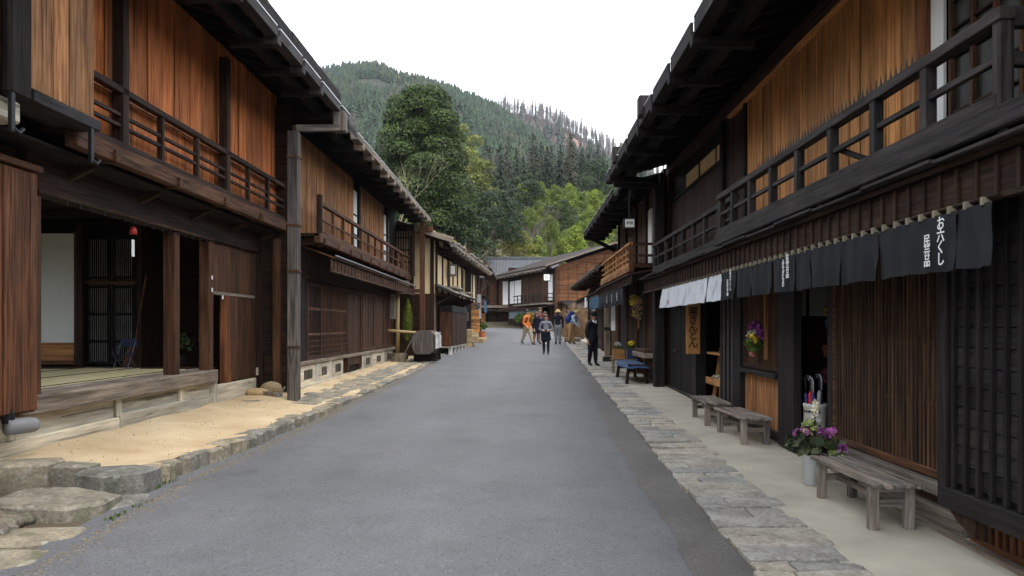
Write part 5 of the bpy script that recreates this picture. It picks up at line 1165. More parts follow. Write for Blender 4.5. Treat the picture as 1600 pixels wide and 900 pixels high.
box("white_panel", h9, -1.78, -1.28, 74.90, 74.945, 3.8, 6.0, WHITEPL, .005)
for i in range(16): box("board", h9, -5.1 + i * .5, -4.62 + i * .5, 74.95, 74.99, 3.74, 6.2, 'brown', .005)
for x in (-5.1, -3.2, -2.28, -.8, 1): box("post", h9, x - .09, x + .09, 74.88, 75.02, 1.6, 6.2, 'dark', .008)
box("floor_beam", h9, -5.2, 3, 74.85, 75.0, 3.5, 3.72, 'grey', .01); box("pent_roof", h9, -5.3, 3, 73.9, 75, 3.2, 3.3, 'slate', .01)
TILE = flat("blue_grey_tile", (.085, .09, .095), .8, var=.35, sc=3, spec=.15)
for (yy0, zz0, yy1, zz1) in ((73.9, 6.25, 78.9, 8.3), (83.9, 6.25, 78.9, 8.3)):
    rp_ = MB(); rp_.add([(-5.8, yy0, zz0), (3.6, yy0, zz0), (3.6, yy1, zz1), (-5.8, yy1, zz1), (-5.8, yy0, zz0 + .12), (3.6, yy0, zz0 + .12), (3.6, yy1, zz1 + .12), (-5.8, yy1, zz1 + .12)], [[0, 1, 2, 3], [7, 6, 5, 4], [0, 4, 5, 1], [1, 5, 6, 2], [2, 6, 7, 3], [3, 7, 4, 0]])
    rp_ = rp_.build("roof", h9, mat=TILE)
    for i in range(31): x = -5.7 + i * .305; bar("tile_rib", rp_, (x, yy0, zz0 + .15), (x, yy1, zz1 + .15), .11, .08, TILE, .02)
box("ridge", h9, -5.9, 3.7, 78.75, 79.05, 8.4, 8.65, TILE, .04)
box("signboard", h9, -5.0, -3.4, 74.8, 74.88, 2.0, 3.0, 'buff', .006)
# roadside planting at the big house and the dry bush
for (x, y, r, mt, nm, lab) in ((.0, 64.0, .55, LEAFG, "shrub", "small green shrub at the foot of the grey-blue curtained house"), (.75, 62.0, .6, leaf("yellow_leaf", (.25, .17, .02), (.5, .36, .06)), "shrub", "yellow-leaved shrub in front of the grey-blue curtained house")):
    s_ = thing(nm, lab, "shrub", (x, y, gz(y))); m = MB()
    for i in range(6): m.tube([(x, y, gz(y)), (x + rnd.uniform(-.4, .4), y + rnd.uniform(-.3, .3), gz(y) + .9)], .012, 4)
    m.build("stem", s_, mat=W('umber', 'z')); m = MB(); petals(m, (x, y, gz(y) + .65), .62, 260, .2); m.build("foliage", s_, mat=mt)
s_ = thing("shrub", "slim yellow-green conifer", "shrub", (0, 0, 0)); bpy.data.objects.remove(s_)
m = MB(); m.tube([(-4.05, 28.2, .55), (-4.05, 28.2, 2.3)], .03, 6); m.build("trunk", sh, mat=W('umber', 'z'))
m = MB()
for i in range(500):
    t = rnd.random(); a = rnd.uniform(0, 6.28); r = .17 * math.sin(math.pi * min(1, t * .9 + .12)) ** .7 * rnd.uniform(.5, 1); p = Vector((-4.05 + r * math.cos(a), 28.2 + r * math.sin(a), 1.25 + t * 1.40)); d = Vector((math.cos(a) * .35, math.sin(a) * .35, 1)) * .14; v = Vector((-math.sin(a), math.cos(a), 0)) * .035
    m.add([p - v, p + v, p + d], [[0, 1, 2]])
m.build("foliage", sh, mat=leaf("cypress_leaf", (.05, .08, .010), (.17, .21, .03)))
db = thing("dry_bush", "rounded leafless brown bush beside the hiker carrying a blue pack", "bush", (2.95, 43.5, .9))
m = MB()
for i in range(520):
    a = rnd.uniform(0, 6.28); e = rnd.uniform(.15, 1.5); d = Vector((math.cos(a) * math.cos(e), math.sin(a) * math.cos(e), math.sin(e))); L = rnd.uniform(.9, 1.25); b = Vector((2.95 + d.x * .3, 43.5 + d.y * .3, 1.0)); e1 = b + Vector((d.x * 1.05, d.y * .9, d.z * 1.75)) * L
    mid = b.lerp(e1, .5) + Vector((rnd.uniform(-.1, .1), rnd.uniform(-.1, .1), .1)); m.tube([b, mid, e1], [.014, .010, .004], 3, False)
m.build("twigs", db, mat=flat("dry_twig", (.24, .15, .085), .9, var=.3)); 
m = MB()
for i in range(1400):
    a = rnd.uniform(0, 6.28); e = math.asin(rnd.uniform(0, 1)); q = rnd.uniform(.75, 1.1); p = Vector((2.95 + math.cos(a) * math.cos(e) * 1.15 * q, 43.5 + math.sin(a) * math.cos(e) * 1.0 * q, 1.1 + math.sin(e) * 1.75 * q)); d = Vector((rnd.uniform(-1, 1), rnd.uniform(-1, 1), rnd.uniform(-.3, 1))) * .09; v = d.orthogonal().normalized() * .012
    m.add([p - v, p + v, p + d], [[0, 1, 2]])
m.build("dry_tips", db, mat=flat("dry_tip", (.28, .17, .10), .9, var=.3))
tag(slab("flat_stone", None, ring(2.2, 3.0, 40.4, 41.0, .05), lambda X, Y: gz(Y), lambda X, Y: gz(Y) + .25, ROCK, .01, .04), "flat mossy stone on the pavement edge near the dry brown bush", "stone")
bn = thing("bench", "tiny grey bench near the yellow-leaved shrub at the far end of the street", "bench", (1.6, 60.6, 1.5)); box("seat", bn, 1.25, 2.0, 60.4, 60.8, 1.93, 1.98, 'grey', .006)
for x in (1.3, 1.95): box("leg", bn, x - .04, x + .04, 60.42, 60.78, gz(60.6), 1.93, 'grey', .006)
# ================================================================== people
SKIN = flat("skin", (.42, .23, .15), .55, var=.08)
def cl(nm, c, v=.2): return flat("cloth_" + nm, c, .85, var=v, sc=12, spec=.2)
def person(label, x, y, H, ang, top, bottom, shoe, hair, sleeve='long', stride=.0, lean=0.0, arms=None, hat=None, female=False, longhair=False, skirt=None, coat=None, turn=0, headtilt=0, pants_w=1.0, zoff=0.0, pack=None, bare_leg=None, extra=None):
    """one continuous skinned body; local frame faces -y, then turned by ang"""
    root = thing("person", label, "person", (x, y, gz(y) + zoff))
    h = H; f = .93 if female else 1.0
    ln = lean
    def up(z0, dx=0.0, dy=0.0):   # leaning from the hips (z .53h)
        k = max(0, z0 - .53); return Vector((dx, dy - math.sin(ln) * k, .53 + math.cos(ln) * k if z0 > .53 else z0)) * h
    J = {}; Eg = []; Rr = {}
    def j(n, v, r, par=None): J[n] = v; Rr[n] = r * h; (Eg.append((par, n)) if par else None)
    j('pel', up(.53), .082 * f); j('waist', up(.62), .070 * f, 'pel'); j('chest', up(.73), .083 * f, 'waist'); j('upch', up(.795), .070 * f, 'chest'); j('neck', up(.835, 0, -.004), .032, 'upch')
    hz = Vector((0, -math.sin(ln + headtilt), math.cos(ln + headtilt))); nk = J['neck']
    j('jaw', nk + (hz * .035 + Vector((0, -.012, 0))) * h, .040, 'neck'); j('skull', nk + (hz * .085 + Vector((0, -.002, 0))) * h, .055, 'jaw'); j('crown', nk + hz * .135 * h, .040, 'skull')
    foot = {}
    for s, nm in ((-1, 'l'), (1, 'r')):
        st = stride * s
        hip = Vector((s * .052, 0, .50)) * h; kn = Vector((s * .054, -st * .5 - .012, .275)) * h; an = Vector((s * .055, -st, .045 + (max(0, -st) * .25))) * h
        j('hip' + nm, hip, .068 * f * pants_w, 'pel'); j('thi' + nm, hip.lerp(kn, .5), .058 * f * pants_w, 'hip' + nm); j('kn' + nm, kn, .043 * pants_w, 'thi' + nm); j('cf' + nm, kn.lerp(an, .35), .040 * pants_w, 'kn' + nm); j('an' + nm, an, .028 * max(1, pants_w), 'cf' + nm)
        toe = an + Vector((s * .012, -.085, -.028 - (.0 if st >= 0 else .0))) * h; j('ball' + nm, an.lerp(toe, .65) + Vector((0, 0, -.008)) * h, .024, 'an' + nm); j('toe' + nm, toe, .018, 'ball' + nm)
        sh_ = up(.785, s * .115 * f); j('sh' + nm, sh_, .043 * f, 'upch')
        el, wr_ = (arms or {}).get(nm, (Vector((s * .03, .01, -.175)), Vector((s * .02, -.035, -.335))))
        el = sh_ + Vector(el) * h; wr_ = sh_ + Vector(wr_) * h
        j('ua' + nm, sh_.lerp(el, .5), .036 * f, 'sh' + nm); j('el' + nm, el, .031 * f, 'ua' + nm); j('fa' + nm, el.lerp(wr_, .5), .028 * f, 'el' + nm); j('wr' + nm, wr_, .019, 'fa' + nm)
        hd = (wr_ - el).normalized(); j('ha' + nm, wr_ + hd * .045 * h, .021, 'wr' + nm); foot[nm] = (wr_, hd)
    names = list(J); ix = {n: i for i, n in enumerate(names)}
    me = bpy.data.meshes.new("body"); me.from_pydata([J[n] for n in names], [(ix[a], ix[b]) for a, b in Eg], [])
    o = bpy.data.objects.new("body", me); COL.objects.link(o); o.modifiers.new("skin", 'SKIN'); ss = o.modifiers.new("sub", 'SUBSURF'); ss.levels = 2; ss.render_levels = 2
    for i, n in enumerate(names):
        sv = me.skin_vertices[0].data[i]; r = Rr[n]; sv.radius = (r, r * (.72 if n in ('pel', 'waist', 'chest', 'upch') else 1)); sv.use_root = n == 'pel'
        if n in ('pel', 'waist', 'chest', 'upch'): sv.radius = (r * 1.12, r * .80)
    dg = bpy.context.evaluated_depsgraph_get(); nm_ = bpy.data.meshes.new_from_object(o.evaluated_get(dg)); bpy.data.objects.remove(o)
    # fingers and face joined into the same mesh
    vs = [v.co.copy() for v in nm_.vertices]; fs = [list(p.vertices) for p in nm_.polygons]; ms = []
    segs = [(J[a], J[b], a, b) for a, b in Eg]
    def near(p):
        best, bn, bt = 9, None, 0
        for a, b, na, nb in segs:
            d = b - a; t = max(0, min(1, (p - a).dot(d) / max(1e-9, d.length_squared))); q = (a + d * t - p).length / (lerp(Rr[na], Rr[nb], t))
            if q < best: best, bn, bt = q, (na, nb), t
        return bn, bt
    mats = [top, bottom, shoe, SKIN, hair]
    for p in nm_.polygons:
        (a, b), t = near(Vector(p.center)); k = 0; bs = b[:2]
        if b in ('jaw', 'skull', 'crown'): k = 3
        elif b == 'neck': k = 3 if t > .45 else 0
        elif b.startswith(('hip', 'thi', 'kn', 'cf')): k = 1
        elif b.startswith('an'): k = 1 if t < .8 else 2
        elif b.startswith(('ball', 'toe')): k = 2
        elif b.startswith('wr') or b.startswith('ha'): k = 3 if (b.startswith('ha') or t > .7) else 0
        elif b.startswith('fa') and sleeve == 'short': k = 3
        if bare_leg and (b.startswith('cf') or (b.startswith('an') and k == 1) or (b.startswith('kn') and t > .3)): k = 3
        ms.append(k)
    mb = MB(); mb.v = [tuple(v) for v in vs]; mb.f = fs; mb.m = ms; mb.mats = mats
    mb.cur = 3
    for s, nm in ((-1, 'l'), (1, 'r')):
        w_, hd = foot[nm]; pl = w_ + hd * .045 * h; sd_ = hd.cross(Vector((0, -1, .2))).normalized(); fw = sd_.cross(hd).normalized()
        for q, L in ((-1.5, .036), (-.5, .043), (.5, .040), (1.5, .031)):
            b0 = pl + sd_ * q * .0085 * h; b1 = b0 + (hd * L * .6 + fw * .004) * h; b2 = b0 + (hd * L + fw * .016) * h; mb.tube([b0, b1, b2], [.0058 * h, .0052 * h, .004 * h], 5)
        th = w_ + (hd * .022 + sd_ * -s * .016) * h; mb.tube([th, th + (hd * .02 + sd_ * -s * .016) * h, th + (hd * .036 + sd_ * -s * .02 + fw * .008) * h], [.0075 * h, .0065 * h, .0045 * h], 5)
    sk = J['skull']; fr = (Vector((0, -1, 0)) - hz * Vector((0, -1, 0)).dot(hz)).normalized(); rt = Vector((1, 0, 0))
    mb.tube([sk + (fr * .050 + hz * .004) * h, sk + (fr * .066 - hz * .018) * h], [.006 * h, .010 * h], 5)
    for s in (-1, 1):
        mb.cur = 3; mb.blob(sk + (rt * s * .054 - hz * .012) * h, (.008 * h, .014 * h, .02 * h), 6, 5)
        mb.cur = 4; mb.blob(sk + (fr * .0515 + rt * s * .021 + hz * .002) * h, (.007 * h, .004 * h, .004 * h), 6, 4)
    mb.mats.append(flat("lips", (.30, .11, .09), .5)); mb.cur = 5; mb.blob(sk + (fr * .048 - hz * .040) * h, (.014 * h, .006 * h, .004 * h), 6, 4)
    def fin(m, nm, mt=None):
        ob = m.build(nm, None, (0, 0, 0), smooth=True, mat=mt); ob.parent = root; return ob
    fin(mb, "body")
    rotm = Matrix((rt, -fr, hz)).transposed()
    m = MB(); k = 10
    m.blob(sk + (hz * .020 - fr * .010) * h, (.0615 * h, .060 * h, .060 * h), 14, 10, .015, rotm)
    if longhair:
        m.blob(sk + (-fr * .026 - hz * .045) * h, (.062 * h, .040 * h, .088 * h), 12, 9, .03, rotm)
        for s in (-1, 1): m.blob(sk + (rt * s * .05 + fr * .004 - hz * .04) * h, (.02 * h, .032 * h, .075 * h), 8, 7, .03, rotm)
    else: m.blob(sk + (-fr * .022 - hz * .014) * h, (.056 * h, .040 * h, .05 * h), 12, 8, .02, rotm)
    fin(m, "hair", hair)
    # shoes, collar, coat, skirt
    if hat:
        m = MB(); m.lathe((0, 0, 0), [(.001, .062), (.035, .058), (.060, .036), (.067, .0), (.066, -.008)], 14); m.v = [tuple(sk + rotm @ (Vector(v) * h) + hz * .030 * h) for v in m.v]
        if hat[1] == 'cap':
            n0 = len(m.v); m.add([sk + (hz * .030 + rt * a * .058 + fr * (.045 + b * .055 - abs(a) * .012 * b) - hz * .008 * b) * h for b in (0, 1) for a in (-1, -.4, .4, 1)] + [sk + (hz * .024 + rt * a * .058 + fr * (.045 + b * .055 - abs(a) * .012 * b) - hz * .008 * b) * h for b in (0, 1) for a in (-1, -.4, .4, 1)], [[0, 1, 5, 4], [1, 2, 6, 5], [2, 3, 7, 6], [8, 12, 13, 9], [9, 13, 14, 10], [10, 14, 15, 11], [4, 5, 13, 12], [5, 6, 14, 13], [6, 7, 15, 14]])
        else:
            n0 = MB(); n0.lathe((0, 0, 0), [(.060, .004), (.105, -.012), (.104, -.018), (.060, -.004)], 16); m.add([sk + rotm @ (Vector(v) * h) + hz * .028 * h for v in n0.v], n0.f)
        fin(m, "hat", hat[0])
    for (cm, z0, z1, r0, r1, open_, nm) in (coat or []):
        m = MB(); vs2, fs2 = [], []; n_ = 18; rows = 6
        for i in range(rows + 1):
            t = i / rows; z = lerp(z1, z0, t); c = up(max(z, .53)) if z > .53 else Vector((0, -stride * 0, z * h))
            for q in range(n_):
                a = 6.283 * q / n_; rr = lerp(r1, r0, t) * (1 + .05 * t * math.sin(q * 2.6 + 1)); vs2.append(c + Vector((math.cos(a) * rr * 1.12, math.sin(a) * rr * .84, .004 * math.sin(q * 1.7))) * h)
        for i in range(rows):
            for q in range(n_): fs2.append([i * n_ + q, i * n_ + (q + 1) % n_, (i + 1) * n_ + (q + 1) % n_, (i + 1) * n_ + q])
        m.add(vs2, fs2); fin(m, nm, cm)
    if pack:
        pm, sz = pack; m = MB(); c = up(.70) + Vector((0, math.cos(ln) * .12, math.sin(ln) * .12)) * h
        bx = Matrix.Rotation(ln, 3, 'X'); m.blob(c, (.115 * h * sz, .075 * h * sz, .16 * h * sz), 14, 10, .02, bx); m.blob(c + bx @ Vector((0, .06, -.05)) * h * sz, (.08 * h, .04 * h, .075 * h), 10, 8, .02, bx); m.blob(c + bx @ Vector((0, .0, .14)) * h * sz, (.10 * h, .06 * h, .04 * h), 10, 7, .02, bx)
        ob = fin(m, "backpack", pm)
    for s in ((-1, 1) if pack else ()):
        m = MB(); m.tube([up(.80, s * .075, .05), up(.81, s * .08, -.02), up(.76, s * .08, -.085), up(.66, s * .085, -.07), up(.62, s * .09, .03)], .012 * h, 5); fin(m, "pack_strap", pack[0])
    if extra: extra(root, h, J, fin, up)
    root.rotation_euler = (0, 0, R(ang)); return root
BLK = cl("black", (.012, .012, .015)); NAVY = cl("navy", (.005, .007, .017)); HAIRB = flat("black_hair", (.012, .009, .008), .5, var=.3); HAIRR = flat("brown_hair", (.045, .018, .010), .5, var=.3)
ORG = cl("orange", (.50, .15, .035)); KHA = cl("khaki", (.34, .28, .18)); TAN_ = cl("tan", (.36, .22, .10)); GRY = cl("grey_stripe", (.17, .175, .20)); LBL = cl("light_blue", (.40, .47, .55)); BRSH = flat("brown_leather", (.06, .02, .012), .4); BLSH = flat("black_leather", (.012, .012, .012), .35)
def collar(root, h, J, fin, up):
    m = MB(); m.tube([up(.815, -.05, .0), up(.825, -.04, -.045), up(.785, 0, -.088)], [.016 * h, .018 * h, .008 * h], 5); m.tube([up(.815, .05, .0), up(.825, .04, -.045), up(.785, 0, -.088)], [.016 * h, .018 * h, .008 * h], 5); fin(m, "shirt_collar", INK)
person("man in black jacket and cap standing on the paving stones, looking at the shops", 2.22, 24.9, 1.70, 48, cl("black_jacket", (.012, .013, .018)), cl("black_trousers", (.011, .011, .014)), BLSH, HAIRB, stride=.035, headtilt=.10, pants_w=1.1, zoff=.05,
       arms={'l': ((-.045, .02, -.17), (-.05, -.02, -.315)), 'r': ((.035, .045, -.17), (.055, -.005, -.315))}, hat=(cl("black_cap", (.014, .014, .016)), 'cap'), coat=[(cl("black_jacket", (1, 1, 1)), .455, .62, .105, .092, False, "jacket_hem")], extra=collar)
def phone(root, h, J, fin, up):
    m = MB(); c = (J['hal'] + J['har']) / 2 + Vector((0, -.03, .01)) * h; m.box(c.x - .05, c.x + .05, c.y - .02, c.y + .02, c.z - .035, c.z + .035); fin(m, "camera_case", BLSH)
person("woman in grey knit top and black leggings walking in the middle of the road", .97, 31.5, 1.60, -4, GRY, BLK, BLSH, HAIRR, stride=.05, female=True, headtilt=-.05, arms={'l': ((-.06, .02, -.16), (.05, -.11, -.19)), 'r': ((.06, .02, -.16), (-.05, -.11, -.19))}, longhair=True,
       coat=[(NAVY, .36, .60, .112, .080, False, "tied_jacket")], extra=phone)
def bag(root, h, J, fin, up):
    m = MB(); m.blob(up(.66, .0, .11), (.09 * h, .05 * h, .11 * h), 10, 8, .02); fin(m, "rucksack", BLK)
    for s in (-1, 1):
        m = MB(); m.tube([up(.80, s * .07, .05), up(.815, s * .075, -.02), up(.74, s * .075, -.088), up(.64, s * .09, -.02)], .011 * h, 5); fin(m, "rucksack_strap", BLK)
person("man in orange jacket and khaki trousers striding across the road with a dark rucksack", .27, 38.4, 1.72, 52, ORG, KHA, BRSH, HAIRB, stride=.155, headtilt=.05, pants_w=1.15, arms={'l': ((-.03, .03, -.17), (-.01, -.09, -.28)), 'r': ((.03, .04, -.17), (.02, -.05, -.31))}, coat=[(ORG, .47, .62, .100, .088, False, "jacket_hem")], extra=bag)
person("woman in dark blue dress walking close behind the man in the orange jacket", .74, 39.2, 1.60, 40, NAVY, cl("beige", (.40, .28, .22)), BLSH, HAIRR, stride=.08, female=True, longhair=True, sleeve='long', bare_leg=True, coat=[(NAVY, .33, .64, .125, .075, False, "dress_skirt")])
person("tall man at the back of the group behind the woman in the dark blue dress", .95, 41.2, 1.80, 15, cl("dull_red", (.16, .06, .05)), cl("dark_grey", (.03, .03, .035)), BLSH, HAIRR, stride=.03)
person("woman with long brown hair and dark coat just behind the grey-topped woman", 1.13, 38.8, 1.62, -25, cl("slate_coat", (.05, .06, .09)), BLK, INK, HAIRR, stride=.05, female=True, longhair=True, arms={'l': ((-.05, .02, -.16), (.02, -.09, -.22)), 'r': ((.05, .02, -.16), (.03, -.05, -.31))}, coat=[(BLK, .40, .62, .11, .08, False, "coat_skirt")])
person("person in straw-coloured hat, navy jacket and grey trousers behind the grey-topped woman", 1.78, 38.9, 1.70, 175, NAVY, cl("pale_grey", (.16, .17, .18)), BLSH, HAIRB, stride=.02, hat=(cl("straw", (.42, .33, .15)), 'brim'), pants_w=1.2)
person("hiker in tan trousers and straw hat bending forward under a big blue backpack", 2.40, 38.6, 1.72, 62, LBL, TAN_, BRSH, HAIRB, stride=.04, lean=.42, headtilt=.15, hat=(cl("straw", (1, 1, 1)), 'brim'), pants_w=1.3, zoff=.04, arms={'l': ((-.02, -.07, -.15), (.02, -.17, -.27)), 'r': ((.03, -.05, -.16), (.03, -.12, -.31))}, pack=(cl("blue_pack", (.02, .045, .17)), 1.15))
# ================================================================== trees and hills
def mesh_np(name, V, F, mat):
    me = bpy.data.meshes.new(name); V = np.asarray(V, np.float32); F = np.asarray(F, np.int32); k = F.shape[1]
    me.vertices.add(len(V)); me.vertices.foreach_set('co', V.ravel()); me.loops.add(F.size); me.loops.foreach_set('vertex_index', F.ravel())
    me.polygons.add(len(F)); me.polygons.foreach_set('loop_start', np.arange(len(F), dtype=np.int32) * k)
    try: me.polygons.foreach_set('loop_total', np.full(len(F), k, np.int32))
    except Exception: pass
    if mat: me.materials.append(mat)
    me.update(); me.validate(); return me
def leaf_quads(C, Nrm, size, asp=.55):
    n = len(C); r = nrs.normal(size=(n, 3)); t = np.cross(Nrm, r); t /= np.linalg.norm(t, axis=1, keepdims=True) + 1e-9; b = np.cross(Nrm, t); b /= np.linalg.norm(b, axis=1, keepdims=True) + 1e-9
    s = (np.asarray(size) * np.ones(n))[:, None]; V = np.empty((n, 4, 3)); V[:, 0] = C - t * s * .5; V[:, 1] = C - b * s * asp * .5; V[:, 2] = C + t * s * .5 + Nrm * s * .1; V[:, 3] = C + b * s * asp * .5
    return V.reshape(-1, 3), np.arange(n * 4).reshape(n, 4)
def clump_points(clumps, n):
    """points on the shells of ellipsoid clumps"""
    vol = np.array([c[1][0] * c[1][1] + c[1][0] * c[1][2] for c in clumps]); cnt = (vol / vol.sum() * n).astype(int); P, Q = [], []
    for (c, r), k in zip(clumps, cnt):
        d = nrs.normal(size=(k, 3)); d /= np.linalg.norm(d, axis=1, keepdims=True); d[:, 2] = np.where(d[:, 2] < -.35, -d[:, 2], d[:, 2])
        rad = 1 - np.abs(nrs.normal(0, .16, (k, 1))); P.append(np.array(c) + d * rad * np.array(r)); q = d + nrs.normal(0, .55, (k, 3)) + np.array([0, 0, .35]); Q.append(q / np.linalg.norm(q, axis=1, keepdims=True))
    return np.concatenate(P), np.concatenate(Q)
def limbs(base, targets, r0, trunk_h, mat, root, n=7, lean=(0, 0)):
    m = MB(); b = Vector(base); tp = b + Vector((lean[0], lean[1], trunk_h)); m.tube([b - Vector((0, 0, .4)), b.lerp(tp, .4) + Vector((rnd.uniform(-.1, .1), 0, 0)), tp], [r0 * 1.25, r0, r0 * .7], n)
    tr_ = m.build("trunk", root, b, mat=mat); m = MB()
    for t in targets:
        t = Vector(t); q = b.lerp(tp, rnd.uniform(.55, 1)); md = q.lerp(t, .5) + Vector((rnd.uniform(-.2, .2), rnd.uniform(-.2, .2), rnd.uniform(0, .3))) * (t - q).length * .3; m.tube([q, md, t], [r0 * .4, r0 * .24, r0 * .07], 5)
    m.build("limbs", root, b, mat=mat)
BARK = flat("bark", (.075, .055, .04), .95, var=.4, sc=5, bmp=.8); PALEBARK = flat("pale_bark", (.24, .20, .17), .95, var=.3, sc=4)
def broad(label, x, y, H, w, crown0, nl, size, mat, ncl=26, tilt=0, group=None, r0=None, loose=1.0):
    zb = terrain(x, y); root = thing("broadleaf_tree", label, "tree", (x, y, zb), group); cs = []
    for i in range(ncl):
        t = (i + .5) / ncl; zz = lerp(crown0, .93, t) * H; prof = math.sin(math.pi * min(1, (t * .78 + .20))) ** (.5 if ncl > 50 else .65); a = i * 2.4 + rnd.uniform(-.4, .4); rr = w * .5 * prof * rnd.uniform(.45, .8) * loose
        cr = w * rnd.uniform(.16, .25) * (.55 + .6 * prof); cs.append(((x + math.cos(a) * rr + tilt * t, y + math.sin(a) * rr, zb + zz), (cr, cr, cr * rnd.uniform(.6, .85))))
    P, Q = clump_points(cs, nl); V, F = leaf_quads(P, Q, size * nrs.uniform(.6, 1.3, len(P)))
    o = bpy.data.objects.new("crown", mesh_np("crown", V - np.array((x, y, zb)), F, mat)); COL.objects.link(o); o.parent = root; OFF[o.name] = Vector((x, y, zb))
    limbs((x, y, zb), [c[0] for c in cs[::2]], r0 or H * .022, H * (crown0 + .12), BARK, root); return root
EVG = leaf("evergreen_leaf", (.012, .024, .006), (.052, .082, .017), .22); OLV = leaf("olive_leaf", (.045, .06, .014), (.17, .19, .045), .3); DKG = leaf("dark_leaf", (.012, .026, .010), (.04, .065, .022), .2); BMB = leaf("bamboo_leaf", (.035, .065, .010), (.20, .26, .035), .3); GLD = leaf("yellow_green_leaf", (.10, .10, .015), (.28, .26, .05), .35); CED = leaf("cedar_needle", (.008, .018, .007), (.032, .046, .015), .1); BRN = leaf("cedar_brown", (.018, .018, .008), (.050, .044, .020), .1)
broad("huge rounded dark evergreen tree towering over the second house's roof", -9.8, 78, 23.6, 9.8, .16, 130000, .27, EVG, 64)
broad("dark evergreen tree half hidden behind the huge rounded tree, low down", -5.6, 76, 12.0, 6.0, .25, 11000, .26, EVG, 18)
broad("light olive-green loose tree between the huge rounded tree and the cedars", -5.2, 96, 17.0, 6.6, .2, 12000, .30, OLV, 20, loose=1.1)
broad("dusky green spreading tree with bare lower limbs above the grey tiled roof", -3.1, 90, 13.2, 7.4, .52, 13000, .24, DKG, 20, r0=.15)
broad("small yellow-green tree low behind the cream plastered house", -6.6, 70, 8.0, 3.8, .3, 5000, .18, GLD, 12)
broad("round yellow-green bush tree just above the grey tiled roof", -.3, 92, 8.0, 5.5, .2, 6000, .22, GLD, 12)
broad("olive tree rising at the valley edge behind the light olive-green tree", -9.0, 118, 19, 8, .2, 9000, .34, OLV, 16)
broad("dark evergreen clump below the tall cedars", .5, 128, 10, 8, .15, 8000, .32, DKG, 14)
broad("dark evergreen clump behind the bamboo, near the dark eaves", 14.0, 150, 12, 10, .15, 8000, .36, DKG, 14)
broad("rounded dark green tree amid the bamboo slope", 5.8, 118, 8.5, 6, .15, 6000, .28, EVG, 12)
# conifers: a few shapes, each copied
def cedar(root, H, w, n, mat):
    P, Q, Sz = [], [], []
    lay = 46
    for i in range(lay):
        t = (i + .5) / lay; z = H * (.10 + .88 * t); r = w * .5 * (1 - t) ** .62 * (1 + .14 * math.sin(i * 2.3)); nb = max(3, int(9 * (1 - t) + 3))
        for b in range(nb):
            a = rnd.uniform(0, 6.28); L = r * rnd.uniform(.65, 1.1); k = max(3, int(n * (1 - t * .6)))
            for q in range(k):
                f_ = (q + rnd.random()) / k; p = (math.cos(a) * L * f_ + rnd.gauss(0, .12), math.sin(a) * L * f_ + rnd.gauss(0, .12), z - L * f_ * f_ * .38 + rnd.gauss(0, .14)); P.append(p); Q.append((math.cos(a) * .5 + rnd.gauss(0, .4), math.sin(a) * .5 + rnd.gauss(0, .4), .7)); Sz.append(1.0 * (1 - .5 * t))
    Q = np.array(Q); Q /= np.linalg.norm(Q, axis=1, keepdims=True); V, F = leaf_quads(np.array(P), Q, np.array(Sz), .6)
    o = bpy.data.objects.new("crown", mesh_np("crown", V, F, mat)); COL.objects.link(o); o.parent = root; OFF[o.name] = Vector()
    m = MB(); m.tube([(0, 0, -1), (0, 0, H * .95)], [.35, .04], 6); m.build("trunk", root, (0, 0, 0), mat=BARK)
protos = []
for i, (H, w, mt) in enumerate(((23, 6.4, CED), (21, 5.6, CED), (24, 6.8, BRN), (18, 5.6, CED))):
    pr_ = thing("cedar_tree", "x", "tree", (0, 0, 0), "cedars on the slope"); cedar(pr_, H, w * 1.75, 13, mt); protos.append([pr_, False])
CSP = [(-10.5, 232, 0, 1.0, "tall cedar of the pair standing above the light olive-green tree"), (-7.5, 246, 1, 1.0, None), (-4.5, 236, 2, .92, None), (-13, 250, 3, 1.0, None), (-1.5, 225, 1, .9, None),
       (3.2, 232, 2, 1.02, None), (5.8, 240, 0, .98, None), (8.8, 238, 1, 1.0, None), (11.2, 228, 0, .82, None), (14.2, 226, 0, 1.0, "slim pointed cedar rising alone near the middle of the cedar row"), (17.8, 232, 3, 1.05, None), (20.4, 240, 1, .95, None),
       (6.5, 205, 3, .95, None), (9.5, 195, 1, .8, None), (3.6, 200, 1, .78, None), (12.4, 205, 2, .85, None), (.5, 205, 3, .8, None), (-8, 200, 3, .9, None), (-5, 185, 1, .75, None), (16, 212, 1, .8, None), (24, 250, 0, .9, None), (27, 262, 1, .9, None), (30, 255, 3, 1, None), (34, 270, 2, .9, None), (22, 225, 3, .7, None), (-17, 240, 2, .9, None), (-21, 255, 0, .9, None), (38, 262, 0, .9, None), (42, 280, 1, .9, None)]
ORD = 'first second third fourth fifth sixth seventh eighth ninth tenth eleventh twelfth thirteenth fourteenth fifteenth sixteenth seventeenth eighteenth nineteenth twentieth twenty-first twenty-second twenty-third twenty-fourth twenty-fifth twenty-sixth twenty-seventh twenty-eighth twenty-ninth thirtieth'.split()
for ci, (x, y, k, s_, lab) in enumerate(sorted(CSP, key=lambda q: q[0] / q[1])):
    p0, used = protos[k]; c = p0 if not used else copy_tree(p0); protos[k][1] = True
    c.location = (x, y, terrain(x, y) - .5); c.scale = (s_ * rnd.uniform(.92, 1.05), s_ * rnd.uniform(.92, 1.05), s_); c.rotation_euler = (0, 0, rnd.uniform(0, 6.28)); c['label'] = "dark pointed cedar, %s along the slope counting from the huge rounded evergreen" % ORD[ci]
